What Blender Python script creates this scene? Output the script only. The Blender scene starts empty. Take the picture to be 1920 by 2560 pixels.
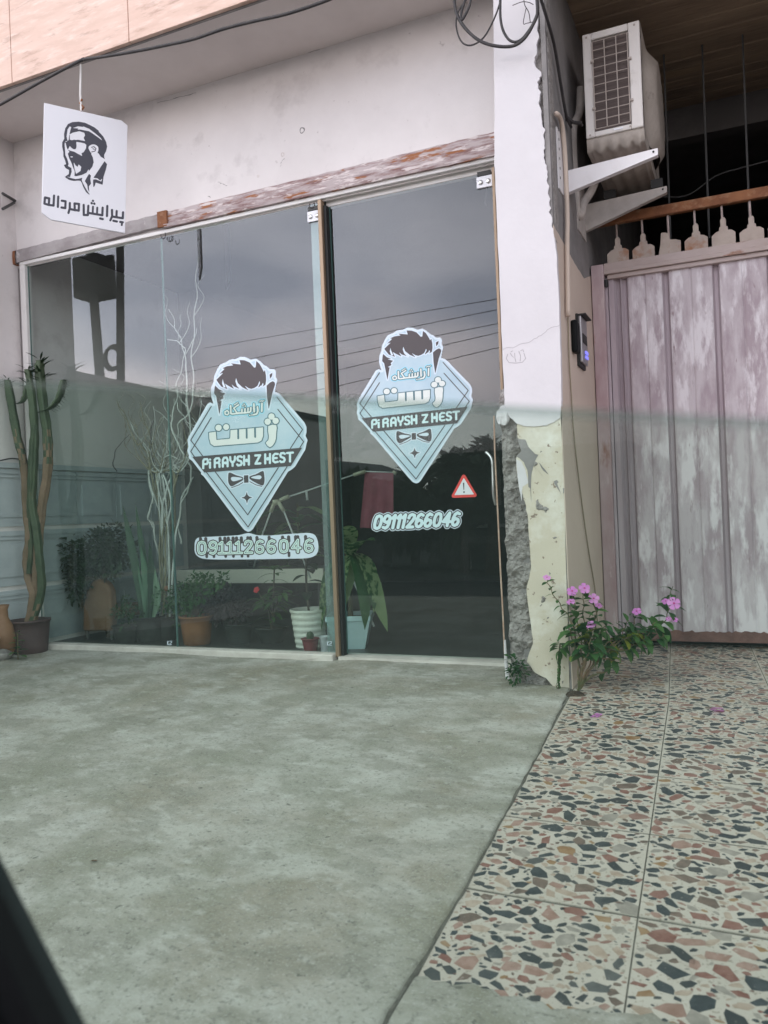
import bpy, bmesh, math, random
import numpy as np
from mathutils import Vector, Matrix, Euler
from mathutils import noise as mnoise

SC = bpy.context.scene
COL = SC.collection
R = random.Random(7)

# ------------------------------------------------------------------ camera
F_PX, YAW, PITCH, ROLL = 2015.24, 0.417446, 0.002526, -0.040465
CAM = Vector((2.08087, -4.0, 0.762716))
_f = Vector((-math.sin(YAW) * math.cos(PITCH), math.cos(YAW) * math.cos(PITCH), math.sin(PITCH)))
_r = Vector((math.cos(YAW), math.sin(YAW), 0))
_u = _r.cross(_f)
_c, _s = math.cos(ROLL), math.sin(ROLL)
RGT, UPV = _c * _r + _s * _u, -_s * _r + _c * _u
cam = bpy.data.cameras.new('camera')
camo = bpy.data.objects.new('camera', cam)
COL.objects.link(camo)
camo.matrix_world = Matrix(((RGT.x, UPV.x, -_f.x, CAM.x), (RGT.y, UPV.y, -_f.y, CAM.y), (RGT.z, UPV.z, -_f.z, CAM.z), (0, 0, 0, 1)))
cam.sensor_fit = 'HORIZONTAL'
cam.sensor_width = 36
cam.lens = 36 * F_PX / 1920
cam.clip_start, cam.clip_end = 0.02, 2000
cam.dof.use_dof = True
cam.dof.focus_distance = 4.2
cam.dof.aperture_fstop = 7.0
SC.camera = camo

# ------------------------------------------------------------------ sky and light (overcast)
W = bpy.data.worlds.new('World')
SC.world = W
W.use_nodes = True
nt = W.node_tree
nt.nodes.clear()
_out = nt.nodes.new('ShaderNodeOutputWorld')
_bg = nt.nodes.new('ShaderNodeBackground')
_sky = nt.nodes.new('ShaderNodeTexSky')
_sky.sky_type = 'NISHITA'
_sky.sun_disc = False
_sky.sun_elevation = math.radians(42)
_sky.sun_rotation = math.radians(215)
_tc = nt.nodes.new('ShaderNodeTexCoord')
_sx = nt.nodes.new('ShaderNodeSeparateXYZ')
nt.links.new(_tc.outputs['Generated'], _sx.inputs[0])
_rp = nt.nodes.new('ShaderNodeValToRGB')
_n2 = nt.nodes.new('ShaderNodeTexNoise'); _n2.inputs['Scale'].default_value = 4.5; _n2.inputs['Detail'].default_value = 2.5
nt.links.new(_tc.outputs['Generated'], _n2.inputs['Vector'])
_wz = nt.nodes.new('ShaderNodeMath'); _wz.operation = 'MULTIPLY_ADD'; _wz.inputs[1].default_value = .26
_wo = nt.nodes.new('ShaderNodeMath'); _wo.operation = 'ADD'; _wo.inputs[1].default_value = -.13
nt.links.new(_n2.outputs['Fac'], _wz.inputs[0]); nt.links.new(_sx.outputs['Z'], _wo.inputs[0]); nt.links.new(_wo.outputs[0], _wz.inputs[2])
nt.links.new(_wz.outputs[0], _rp.inputs[0])
for i, (p, c) in enumerate([(0.0, (1.30, 1.22, 1.21, 1)), (.15, (1.42, 1.30, 1.29, 1)), (.24, (.98, 1.02, 1.14, 1)), (.6, (.72, .75, .84, 1)), (1.0, (.66, .66, .68, 1))]):
    e = _rp.color_ramp.elements[i] if i < 2 else _rp.color_ramp.elements.new(p)
    e.position, e.color = p, c
_mp = nt.nodes.new('ShaderNodeMapping')
_mp.inputs['Scale'].default_value = (1.0, 1.0, 2.6)
nt.links.new(_tc.outputs['Generated'], _mp.inputs[0])
_ns = nt.nodes.new('ShaderNodeTexNoise')
_ns.inputs['Scale'].default_value = 3.6
_ns.inputs['Detail'].default_value = 2.5
nt.links.new(_mp.outputs[0], _ns.inputs['Vector'])
_cr = nt.nodes.new('ShaderNodeValToRGB')
_cr.color_ramp.elements[0].position, _cr.color_ramp.elements[0].color = .38, (.78, .80, .84, 1)
_cr.color_ramp.elements[1].position, _cr.color_ramp.elements[1].color = .62, (1.22, 1.18, 1.16, 1)
nt.links.new(_ns.outputs['Fac'], _cr.inputs[0])
_ml = nt.nodes.new('ShaderNodeMix'); _ml.data_type = 'RGBA'; _ml.blend_type = 'MULTIPLY'
_ml.inputs[0].default_value = 1
nt.links.new(_rp.outputs[0], _ml.inputs[6]); nt.links.new(_cr.outputs[0], _ml.inputs[7])
# the clouds are thinner and brighter around the veiled sun
_dp = nt.nodes.new('ShaderNodeVectorMath'); _dp.operation = 'DOT_PRODUCT'
_dp.inputs[1].default_value = Vector((-.72, -.66, .20)).normalized()
nt.links.new(_tc.outputs['Generated'], _dp.inputs[0])
_gr = nt.nodes.new('ShaderNodeMapRange')
_gr.interpolation_type = 'SMOOTHSTEP'
_gr.inputs[1].default_value, _gr.inputs[2].default_value = .72, 1.0
_gr.inputs[3].default_value, _gr.inputs[4].default_value = 1.0, 2.1
nt.links.new(_dp.outputs['Value'], _gr.inputs[0])
_gm = nt.nodes.new('ShaderNodeVectorMath'); _gm.operation = 'SCALE'
nt.links.new(_ml.outputs[2], _gm.inputs[0]); nt.links.new(_gr.outputs[0], _gm.inputs['Scale'])
_sc = nt.nodes.new('ShaderNodeMix'); _sc.data_type = 'RGBA'; _sc.blend_type = 'MULTIPLY'
_sc.inputs[0].default_value = 1
_sc.inputs[7].default_value = (20, 20, 20, 1)
nt.links.new(_gm.outputs[0], _sc.inputs[6])
_mx = nt.nodes.new('ShaderNodeMix'); _mx.data_type = 'RGBA'
_mx.inputs[0].default_value = .88
nt.links.new(_sky.outputs[0], _mx.inputs[6]); nt.links.new(_sc.outputs[2], _mx.inputs[7])
nt.links.new(_mx.outputs[2], _bg.inputs[0])
_bg.inputs[1].default_value = .104
nt.links.new(_bg.outputs[0], _out.inputs[0])

sl = bpy.data.lights.new('sun', 'SUN')
sl.energy, sl.angle, sl.color = .7, math.radians(25), (1, .95, .9)
so = bpy.data.objects.new('sun', sl)
COL.objects.link(so)
so.rotation_euler = (math.radians(48), 0, math.radians(-35))
VS = SC.view_settings
VS.view_transform, VS.look, VS.gamma, VS.use_curve_mapping = 'Standard', 'None', 1, False
VS.exposure = 0.0
SC.cycles.sampling_pattern = 'TABULATED_SOBOL'
SC.cycles.max_bounces = 10
SC.cycles.transparent_max_bounces = 24

# ------------------------------------------------------------------ helpers
def ray(px, py):
    px, py = float(px), float(py)
    return _f + (px - 960) / F_PX * RGT - (py - 1280) / F_PX * UPV

def U(px, py, Y=None, X=None, Z=None):
    """the point of a real plane (wall Y=, side wall X=, level Z=) traced from the photograph"""
    v = ray(px, py)
    if Y is not None: t = (Y - CAM.y) / v.y
    elif X is not None: t = (X - CAM.x) / v.x
    else: t = (Z - CAM.z) / v.z
    return CAM + t * v

def UP(px, py, o, n):
    v = ray(px, py)
    return CAM + v * ((o - CAM).dot(n) / v.dot(n))

def gz(y):
    return -.02 + .06 * y if y < -.5 else -.05 + .027 * (y + .5)

def UG(px, py):
    v = ray(px, py)
    t = (-.02 + .06 * CAM.y - CAM.z) / (v.z - .06 * v.y)
    p = CAM + t * v
    if p.y > -.5:
        t = (-.0365 + .027 * CAM.y - CAM.z) / (v.z - .027 * v.y)
        p = CAM + t * v
    return p

ORI = {}

def thing(name, label, cat, loc=(0, 0, 0), group=None):
    o = bpy.data.objects.new(name, None)
    COL.objects.link(o)
    o.empty_display_size = .1
    o.location = loc
    o['label'], o['category'] = label, cat
    if group: o['group'] = group
    ORI[o.name] = Vector(loc)
    return o

def tag(o, label, cat, group=None):
    o['label'], o['category'] = label, cat
    if group: o['group'] = group
    return o

def obj(name, vf, mats, parent=None, smooth=False, mi=None, kind=None, loc=None, label=None):
    vs, fs = vf
    org = ORI[parent.name] if parent else Vector(loc or (0, 0, 0))
    me = bpy.data.meshes.new(name)
    me.from_pydata([tuple(Vector(v) - org) for v in vs], [], [tuple(f) for f in fs])
    if not isinstance(mats, (list, tuple)): mats = [mats]
    for m in mats: me.materials.append(m)
    if mi is not None: me.polygons.foreach_set('material_index', list(mi))
    if smooth: me.polygons.foreach_set('use_smooth', [True] * len(me.polygons))
    o = bpy.data.objects.new(name, me)
    COL.objects.link(o)
    if parent: o.parent = parent
    else: o.location = org
    ORI[o.name] = org
    if kind: o['kind'] = kind
    if label: o['label'] = label
    return o

def inst(name, me, mw, parent):
    """a copy sharing mesh data, placed by a world matrix under a thing"""
    o = bpy.data.objects.new(name, me)
    COL.objects.link(o)
    o.parent = parent
    o.matrix_local = Matrix.Translation(-ORI[parent.name]) @ mw
    ORI[o.name] = ORI[parent.name]
    return o

def join(*L):
    vs, fs = [], []
    for v, f in L:
        n = len(vs)
        vs += list(v)
        fs += [tuple(i + n for i in q) for q in f]
    return vs, fs

def box(x0, x1, y0, y1, z0, z1):
    v = [(x, y, z) for z in (z0, z1) for y in (y0, y1) for x in (x0, x1)]
    return v, [(0, 2, 3, 1), (4, 5, 7, 6), (0, 1, 5, 4), (2, 6, 7, 3), (0, 4, 6, 2), (1, 3, 7, 5)]

def bevel(o, w=.004, seg=2):
    m = o.modifiers.new('bevel', 'BEVEL')
    m.width, m.segments, m.limit_method = w, seg, 'ANGLE'
    return o

def xf(vf, m):
    return [tuple(m @ Vector(v)) for v in vf[0]], vf[1]

def tube(pts, r, n=6, cap=True):
    pts = [Vector(p) for p in pts]
    rs = r if isinstance(r, (list, tuple)) else [r] * len(pts)
    vs, fs = [], []
    prev = None
    for i, p in enumerate(pts):
        d = (pts[min(i + 1, len(pts) - 1)] - pts[max(i - 1, 0)])
        d = d.normalized() if d.length > 1e-9 else Vector((0, 0, 1))
        if prev is None:
            a = d.cross(Vector((0, 0, 1)) if abs(d.z) < .9 else Vector((1, 0, 0))).normalized()
        else:
            a = (prev - d * prev.dot(d))
            a = a.normalized() if a.length > 1e-6 else d.cross(Vector((1, 0, 0))).normalized()
        prev = a
        b = d.cross(a)
        for k in range(n):
            t = 2 * math.pi * k / n
            vs.append(p + rs[i] * (math.cos(t) * a + math.sin(t) * b))
    for i in range(len(pts) - 1):
        for k in range(n):
            fs.append((i * n + k, i * n + (k + 1) % n, (i + 1) * n + (k + 1) % n, (i + 1) * n + k))
    if cap:
        fs.append(tuple(range(n - 1, -1, -1)))
        fs.append(tuple((len(pts) - 1) * n + k for k in range(n)))
    return vs, fs

def spline(pts, n=6):
    P = [Vector(p) for p in pts]
    out = []
    for i in range(len(P) - 1):
        p0, p1, p2, p3 = P[max(i - 1, 0)], P[i], P[i + 1], P[min(i + 2, len(P) - 1)]
        for k in range(n):
            t = k / n
            out.append(.5 * ((2 * p1) + (-p0 + p2) * t + (2 * p0 - 5 * p1 + 4 * p2 - p3) * t * t + (-p0 + 3 * p1 - 3 * p2 + p3) * t ** 3))
    out.append(P[-1])
    return out

def lathe(prof, c, n=28, wob=0):
    vs, fs = [], []
    for i, (r, z) in enumerate(prof):
        for k in range(n):
            t = 2 * math.pi * k / n
            rr = r * (1 + wob * math.sin(3 * t + i))
            vs.append((c[0] + rr * math.cos(t), c[1] + rr * math.sin(t), c[2] + z))
    for i in range(len(prof) - 1):
        for k in range(n):
            fs.append((i * n + k, i * n + (k + 1) % n, (i + 1) * n + (k + 1) % n, (i + 1) * n + k))
    return vs, fs

def prism(poly, d):
    """closed polygon of 3D points extruded along d"""
    n = len(poly)
    d = Vector(d)
    vs = [Vector(p) for p in poly] + [Vector(p) + d for p in poly]
    fs = [tuple(range(n)), tuple(range(2 * n - 1, n - 1, -1))]
    fs += [(i, i + n, (i + 1) % n + n, (i + 1) % n) for i in range(n)]
    return vs, fs

def rough_line(pts, amp, n=5, closed=False):
    """subdivide a 2D polyline and jitter it"""
    out = []
    P = list(pts) + ([pts[0]] if closed else [])
    for a, b in zip(P[:-1], P[1:]):
        for k in range(n):
            t = k / n
            j = amp if k else amp * .5
            out.append((a[0] + (b[0] - a[0]) * t + R.uniform(-j, j), a[1] + (b[1] - a[1]) * t + R.uniform(-j, j)))
    if not closed: out.append(P[-1])
    return out

# ------------------------------------------------------------------ materials
def mat(name, c1, c2=None, sc=8, lo=.4, hi=.6, det=6, c3=None, sc3=20, lo3=.6, hi3=.66, c4=None, sc4=60, lo4=.62, hi4=.7, rough=.75, bump=.15, bsc=70,
        st=(1, 1, 1), metal=0, spec=.4, rot=(0, 0, 0), bdist=.01, emit=None, es=0, subs=0):
    m = bpy.data.materials.new(name)
    m.use_nodes = True
    t = m.node_tree
    b = t.nodes['Principled BSDF']
    b.inputs['Roughness'].default_value = rough
    b.inputs['Metallic'].default_value = metal
    b.inputs['Specular IOR Level'].default_value = spec
    b.inputs['Base Color'].default_value = (*c1, 1)
    if emit:
        b.inputs['Emission Color'].default_value = (*emit, 1)
        b.inputs['Emission Strength'].default_value = es
    tc = t.nodes.new('ShaderNodeTexCoord')
    mp = t.nodes.new('ShaderNodeMapping')
    mp.inputs['Scale'].default_value = st
    mp.inputs['Rotation'].default_value = rot
    t.links.new(tc.outputs['Object'], mp.inputs[0])
    cur = None
    def layer(cur, c, sc, lo, hi, det, seed):
        n = t.nodes.new('ShaderNodeTexNoise')
        n.noise_dimensions = '4D'
        n.inputs['W'].default_value = seed
        n.inputs['Scale'].default_value = sc
        n.inputs['Detail'].default_value = det
        n.inputs['Roughness'].default_value = .62
        t.links.new(mp.outputs[0], n.inputs['Vector'])
        r = t.nodes.new('ShaderNodeMapRange')
        r.inputs[1].default_value, r.inputs[2].default_value = lo, hi
        t.links.new(n.outputs['Fac'], r.inputs[0])
        x = t.nodes.new('ShaderNodeMix'); x.data_type = 'RGBA'
        t.links.new(r.outputs[0], x.inputs[0])
        if cur is None: x.inputs[6].default_value = (*c1, 1)
        else: t.links.new(cur, x.inputs[6])
        x.inputs[7].default_value = (*c, 1)
        return x.outputs[2]
    s0 = (hash_name(name) % 97) * .37
    if c2: cur = layer(cur, c2, sc, lo, hi, det, s0)
    if c3: cur = layer(cur, c3, sc3, lo3, hi3, 7, s0 + 3.1)
    if c4: cur = layer(cur, c4, sc4, lo4, hi4, 4, s0 + 7.7)
    if cur is not None: t.links.new(cur, b.inputs['Base Color'])
    if bump:
        n = t.nodes.new('ShaderNodeTexNoise')
        n.inputs['Scale'].default_value = bsc
        n.inputs['Detail'].default_value = 5
        t.links.new(mp.outputs[0], n.inputs['Vector'])
        bp = t.nodes.new('ShaderNodeBump')
        bp.inputs['Strength'].default_value = bump
        bp.inputs['Distance'].default_value = bdist
        t.links.new(n.outputs['Fac'], bp.inputs['Height'])
        t.links.new(bp.outputs[0], b.inputs['Normal'])
    return m

def hash_name(s):
    h = 0
    for ch in s: h = (h * 31 + ord(ch)) % 100003
    return h

def glass(name, tint, ior=1.5, mul=1.7, add=.01, dirt_or_haze=None):
    m = bpy.data.materials.new(name)
    m.use_nodes = True
    t = m.node_tree
    t.nodes.clear()
    o = t.nodes.new('ShaderNodeOutputMaterial')
    tr = t.nodes.new('ShaderNodeBsdfTransparent'); tr.inputs[0].default_value = (*tint, 1)
    gl = t.nodes.new('ShaderNodeBsdfGlossy'); gl.inputs['Roughness'].default_value = .0
    gl.inputs[0].default_value = (.97, .98, 1, 1)
    # Schlick reflectance, the same from both sides of the sheet
    lw = t.nodes.new('ShaderNodeLayerWeight'); lw.inputs['Blend'].default_value = .5
    pw = t.nodes.new('ShaderNodeMath'); pw.operation = 'POWER'; pw.inputs[1].default_value = 5
    t.links.new(lw.outputs['Facing'], pw.inputs[0])
    r0 = ((ior - 1) / (ior + 1)) ** 2 * mul + add
    ma = t.nodes.new('ShaderNodeMath'); ma.operation = 'MULTIPLY_ADD'
    ma.inputs[1].default_value, ma.inputs[2].default_value = 1 - r0, r0
    t.links.new(pw.outputs[0], ma.inputs[0])
    mx = t.nodes.new('ShaderNodeMixShader')
    t.links.new(ma.outputs[0], mx.inputs[0]); t.links.new(tr.outputs[0], mx.inputs[1]); t.links.new(gl.outputs[0], mx.inputs[2])
    last = mx.outputs[0]
    if dirt_or_haze:
        tc = t.nodes.new('ShaderNodeTexCoord')
        n = t.nodes.new('ShaderNodeTexNoise'); n.inputs['Scale'].default_value = dirt_or_haze[2]; n.inputs['Detail'].default_value = 5
        t.links.new(tc.outputs['Object'], n.inputs['Vector'])
        r = t.nodes.new('ShaderNodeMapRange'); r.inputs[1].default_value, r.inputs[2].default_value = .35, .8
        r.inputs[3].default_value, r.inputs[4].default_value = dirt_or_haze[3], dirt_or_haze[0]
        t.links.new(n.outputs['Fac'], r.inputs[0])
        d = t.nodes.new('ShaderNodeBsdfDiffuse'); d.inputs[0].default_value = (*dirt_or_haze[1], 1)
        m2 = t.nodes.new('ShaderNodeMixShader')
        t.links.new(r.outputs[0], m2.inputs[0]); t.links.new(last, m2.inputs[1]); t.links.new(d.outputs[0], m2.inputs[2])
        last = m2.outputs[0]
    t.links.new(last, o.inputs[0])
    return m

def leafmat(name, c1, c2, vein=None, trans=.35, rough=.45):
    m = bpy.data.materials.new(name)
    m.use_nodes = True
    t = m.node_tree
    b = t.nodes['Principled BSDF']
    b.inputs['Roughness'].default_value = rough
    b.inputs['Specular IOR Level'].default_value = .35
    oi = t.nodes.new('ShaderNodeObjectInfo')
    tc = t.nodes.new('ShaderNodeTexCoord')
    n = t.nodes.new('ShaderNodeTexNoise'); n.inputs['Scale'].default_value = 14 if vein is None else 30
    n.inputs['Detail'].default_value = 4
    t.links.new(tc.outputs['Object'], n.inputs['Vector'])
    ad = t.nodes.new('ShaderNodeMath'); ad.operation = 'ADD'
    t.links.new(n.outputs['Fac'], ad.inputs[0])
    sb = t.nodes.new('ShaderNodeMath'); sb.operation = 'MULTIPLY_ADD'; sb.inputs[1].default_value = .5; sb.inputs[2].default_value = -.25
    t.links.new(oi.outputs['Random'], sb.inputs[0]); t.links.new(sb.outputs[0], ad.inputs[1])
    r = t.nodes.new('ShaderNodeMapRange'); r.inputs[1].default_value, r.inputs[2].default_value = .3, .72
    if vein: r.inputs[1].default_value, r.inputs[2].default_value = .44, .56
    t.links.new(ad.outputs[0], r.inputs[0])
    x = t.nodes.new('ShaderNodeMix'); x.data_type = 'RGBA'
    x.inputs[6].default_value, x.inputs[7].default_value = (*c1, 1), (*c2, 1)
    t.links.new(r.outputs[0], x.inputs[0])
    t.links.new(x.outputs[2], b.inputs['Base Color'])
    tl = t.nodes.new('ShaderNodeBsdfTranslucent')
    t.links.new(x.outputs[2], tl.inputs[0])
    mx = t.nodes.new('ShaderNodeMixShader'); mx.inputs[0].default_value = trans
    out = [q for q in t.nodes if q.type == 'OUTPUT_MATERIAL'][0]
    t.links.new(b.outputs[0], mx.inputs[1]); t.links.new(tl.outputs[0], mx.inputs[2]); t.links.new(mx.outputs[0], out.inputs[0])
    return m

M = {}
M['white_plaster'] = mat('white_plaster', (.79, .75, .74), (.70, .66, .65), 1.6, .35, .66, c3=(.56, .52, .51), sc3=5, lo3=.56, hi3=.8, c4=(.50, .46, .45), sc4=26, lo4=.68, hi4=.78, rough=.9, bump=.25, bsc=45, bdist=.004)
M['soffit'] = mat('soffit_plaster', (.70, .64, .62), (.60, .54, .52), 1.6, .35, .7, rough=.95, bump=.2, bsc=30, bdist=.004)
M['pillar_white'] = mat('pillar_white_paint', (.65, .625, .64), (.60, .575, .59), 3, .35, .7, c3=(.66, .60, .58), sc3=26, lo3=.70, hi3=.76, rough=.85, bump=.3, bsc=38, bdist=.004)
M['beige'] = mat('beige_paint', (.60, .54, .44), (.54, .48, .38), 3.5, .35, .7, c3=(.74, .72, .66), sc3=5, lo3=.5, hi3=.7, c4=(.26, .20, .16), sc4=34, lo4=.63, hi4=.66, rough=.8, bump=.3, bsc=60, bdist=.003)
M['beige_side'] = mat('beige_side_paint', (.60, .50, .42), (.55, .45, .38), 2.5, .35, .7, rough=.8, bump=.2, bsc=40, bdist=.003, c3=(.40, .33, .28), sc3=14, lo3=.68, hi3=.8)
M['cement'] = mat('rough_cement', (.34, .32, .30), (.22, .20, .19), 26, .35, .68, c3=(.46, .43, .41), sc3=50, lo3=.55, hi3=.75, c4=(.7, .68, .66), sc4=42, lo4=.72, hi4=.75, rough=.95, bump=.9, bsc=90, bdist=.012)
M['cement_dark'] = mat('grey_cement', (.28, .265, .26), (.19, .18, .175), 5, .35, .7, c3=(.12, .11, .11), sc3=11, lo3=.6, hi3=.8, rough=.95, bump=.4, bsc=50, bdist=.006)
M['marble'] = mat('pink_travertine', (.70, .50, .41), (.60, .41, .32), 5, .35, .65, c3=(.80, .64, .56), sc3=7, lo3=.52, hi3=.75, c4=(.44, .28, .21), sc4=9, lo4=.56, hi4=.72, st=(.8, 1, 4), rot=(0, .45, 0), rough=.45, bump=.05)
M['rust'] = mat('rusty_flaking_beam', (.48, .41, .41), (.24, .14, .13), 16, .46, .62, c3=(.32, .13, .06), sc3=12, lo3=.55, hi3=.60, c4=(.66, .59, .58), sc4=22, lo4=.54, hi4=.60, st=(.35, 1, 2.2), rough=.85, bump=.5, bsc=60, bdist=.005)
M['beam_plaster'] = mat('plastered_beam', (.40, .37, .37), (.31, .28, .28), 8, .4, .6, c3=(.66, .62, .62), sc3=16, lo3=.58, hi3=.66, rough=.9, bump=.5, bsc=60, bdist=.005)
M['rust_bar'] = mat('rust_bar', (.30, .13, .06), (.20, .08, .04), 12, .35, .65, c3=(.38, .22, .13), sc3=22, lo3=.52, hi3=.7, rough=.85, bump=.4, bsc=90, bdist=.003)
M['frame_white'] = mat('white_aluminium', (.78, .76, .74), (.70, .68, .66), 6, .4, .7, rough=.35, bump=.05)
M['gold'] = mat('bronze_profile', (.32, .23, .155), (.26, .19, .13), 7, .4, .7, rough=.4, metal=.35, bump=.05, st=(1, 1, .2))
M['dark_gap'] = mat('black_rubber', (.02, .02, .02), rough=.6, bump=0)
M['steel'] = mat('brushed_steel', (.62, .62, .62), rough=.28, metal=.9, bump=.05)
M['sill'] = mat('white_stone_sill', (.66, .63, .58), (.54, .50, .46), 12, .4, .65, c3=(.38, .35, .32), sc3=30, lo3=.66, hi3=.75, rough=.6, bump=.2, bsc=80, bdist=.002)
M['pane'] = glass('shop_glass', (.87, .945, .92), 1.5, 1.9, .003, dirt_or_haze=(.008, (.75, .8, .78), 3.2, .001))
M['carglass'] = glass('car_glass', (.76, .885, .80), 1.5, .2, .0, dirt_or_haze=(.060, (.46, .70, .64), 5, .045))  # the teal film paints in the car window's reflected haze
M['concrete'] = None
M['black_plastic'] = mat('black_plastic', (.008, .009, .010), rough=.6, bump=0, spec=.12)
M['cable'] = mat('black_cable', (.03, .028, .03), (.05, .045, .045), 20, rough=.6, bump=0)
M['sign_white'] = mat('sign_acrylic', (.80, .80, .84), rough=.35, bump=0)
M['ink'] = mat('sign_ink', (.045, .045, .062), rough=.4, bump=0)
M['st_edge'] = mat('sticker_white', (.64, .73, .82), rough=.45, bump=0)
M['st_blue'] = mat('sticker_blue', (.42, .57, .66), (.51, .63, .70), 9, .35, .65, rough=.45, bump=0)
M['st_glow'] = mat('sticker_cyan', (.32, .66, .80), rough=.45, bump=0)
M['st_dark'] = mat('sticker_dark', (.075, .068, .072), rough=.45, bump=0)
M['st_hair'] = mat('sticker_hair', (.072, .060, .063), rough=.45, bump=0)
M['st_teal'] = mat('sticker_teal', (.10, .19, .22), rough=.45, bump=0)
M['st_letter'] = mat('sticker_letter', (.72, .76, .73), rough=.45, bump=0)
M['st_pale'] = mat('sticker_pale', (.62, .78, .82), rough=.45, bump=0)
M['st_mint'] = mat('sticker_mint', (.66, .82, .77), rough=.45, bump=0)
M['st_red'] = mat('sticker_red', (.72, .07, .06), rough=.45, bump=0)
M['st_grey'] = mat('sticker_grey', (.74, .75, .79), rough=.45, bump=0)
M['ac_white'] = mat('air_con_enamel', (.74, .70, .67), (.66, .62, .58), 5, .4, .7, c3=(.45, .40, .35), sc3=9, lo3=.60, hi3=.8, rough=.45, bump=.03)
M['ac_dirty'] = mat('air_con_dirty', (.50, .45, .40), (.36, .31, .27), 7, .38, .66, c3=(.16, .13, .11), sc3=11, lo3=.6, hi3=.74, rough=.6, bump=.1)
M['ac_fin'] = mat('coil_fins', (.075, .055, .05), (.12, .09, .08), 30, rough=.6, bump=.5, bsc=30, st=(.2, 1, 12), bdist=.004)
M['wire'] = mat('guard_wire', (.42, .36, .32), rough=.5, bump=0)
M['bracket'] = mat('bracket_enamel', (.76, .74, .75), (.66, .63, .62), 8, .5, .75, rough=.5, bump=.03)
M['bracket_dirty'] = mat('bracket_dusty', (.52, .48, .45), (.40, .36, .33), 8, .45, .7, rough=.6, bump=.05)
M['pipe_wrap'] = mat('wrapped_pipe', (.55, .50, .46), (.40, .36, .33), 10, .4, .7, rough=.8, bump=.2, bsc=40)
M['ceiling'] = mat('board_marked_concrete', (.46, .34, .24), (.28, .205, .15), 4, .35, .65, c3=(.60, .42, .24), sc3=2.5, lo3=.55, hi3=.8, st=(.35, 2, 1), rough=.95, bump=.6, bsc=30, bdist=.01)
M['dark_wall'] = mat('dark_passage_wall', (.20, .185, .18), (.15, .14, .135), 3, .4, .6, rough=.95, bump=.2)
M['gate'] = mat('flaking_gate_paint', (.54, .485, .51), (.385, .315, .345), 8, .44, .58, det=9, c3=(.70, .66, .685), sc3=10, lo3=.50, hi3=.60, c4=(.26, .18, .19), sc4=26, lo4=.64, hi4=.74, st=(1.4, 1, .36), rough=.7, bump=.6, bsc=45, bdist=.003)
M['gate_groove_shade'] = mat('gate_groove_paint', (.46, .395, .425), (.33, .26, .285), 8, .4, .65, c3=(.50, .42, .45), sc3=14, lo3=.6, hi3=.75, st=(1, 1, .12), rough=.75, bump=.3, bsc=60, bdist=.002)  # gate paint darkened to paint in the groove shade, plus its own streaks
M['gate_frame'] = mat('gate_frame_paint', (.47, .37, .38), (.34, .22, .235), 7, .4, .65, c3=(.30, .16, .13), sc3=13, lo3=.6, hi3=.7, c4=(.58, .50, .50), sc4=20, lo4=.6, hi4=.75, st=(1, 1, .3), rough=.7, bump=.3, bsc=60, bdist=.002)
M['gate_top'] = mat('gate_rail_paint', (.48, .40, .38), (.40, .32, .29), 7, .4, .65, c3=(.30, .17, .12), sc3=18, lo3=.62, hi3=.72, st=(.4, 1, 1), rough=.7, bump=.2)
M['gate_kick'] = mat('rusted_kick_rail', (.14, .075, .065), (.22, .12, .10), 14, .4, .65, c3=(.46, .40, .42), sc3=12, lo3=.66, hi3=.72, rough=.8, bump=.3)
M['spike'] = mat('spike_paint', (.46, .39, .34), (.38, .31, .27), 9, .4, .65, c3=(.34, .17, .10), sc3=7, lo3=.54, hi3=.66, rough=.75, bump=.2)
M['intercom'] = mat('intercom_metal', (.36, .36, .37), rough=.35, metal=.7, bump=0)
M['led'] = mat('blue_led', (.2, .2, .9), emit=(.25, .25, 1), es=.9, bump=0)
M['cactus'] = mat('cactus_skin', (.065, .095, .05), (.04, .065, .035), 9, .4, .65, c3=(.14, .14, .08), sc3=5, lo3=.55, hi3=.75, rough=.6, bump=.5, bsc=45, bdist=.006)
M['cactus_bark'] = mat('cactus_corky_bark', (.24, .165, .11), (.16, .12, .075), 9, .4, .65, c3=(.12, .15, .07), sc3=4, lo3=.55, hi3=.7, rough=.85, bump=.7, bsc=40, bdist=.008)
M['brown_pot'] = mat('brown_plastic_pot', (.10, .062, .06), (.07, .045, .045), 6, rough=.55, bump=.05)
M['black_pot'] = mat('black_plastic_pot', (.025, .03, .028), rough=.5, bump=.05)
M['orange_pot'] = mat('orange_pot', (.30, .12, .05), (.22, .09, .04), 6, rough=.55, bump=.05)
M['maroon_pot'] = mat('maroon_pot', (.22, .05, .06), rough=.5, bump=.05)
M['white_bucket'] = mat('white_bucket', (.76, .74, .68), (.66, .62, .54), 8, .5, .7, c3=(.36, .24, .14), sc3=18, lo3=.7, hi3=.76, rough=.5, bump=.05)
M['blue_planter'] = mat('light_blue_planter', (.60, .76, .80), (.55, .70, .75), 5, rough=.4, bump=.02)
M['soil'] = mat('soil', (.04, .03, .022), (.07, .05, .035), 40, rough=.95, bump=.6)
M['white_branch'] = mat('white_painted_branch', (.66, .66, .64), (.52, .52, .50), 20, .4, .6, c3=(.16, .18, .18), sc3=16, lo3=.62, hi3=.7, rough=.7, bump=.2)
M['dry_branch'] = mat('dry_branch', (.30, .26, .18), (.20, .18, .12), 20, rough=.85, bump=.2)
M['bark'] = mat('bark', (.10, .08, .06), (.06, .05, .04), 20, rough=.9, bump=.4)
M['stem'] = mat('green_stem', (.10, .11, .05), (.16, .10, .06), 20, rough=.6, bump=0)
M['leaf'] = leafmat('leaf_green', (.03, .09, .028), (.085, .19, .05))
M['leaf_dark'] = leafmat('leaf_dark', (.012, .03, .014), (.022, .05, .02), trans=.15)
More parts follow.
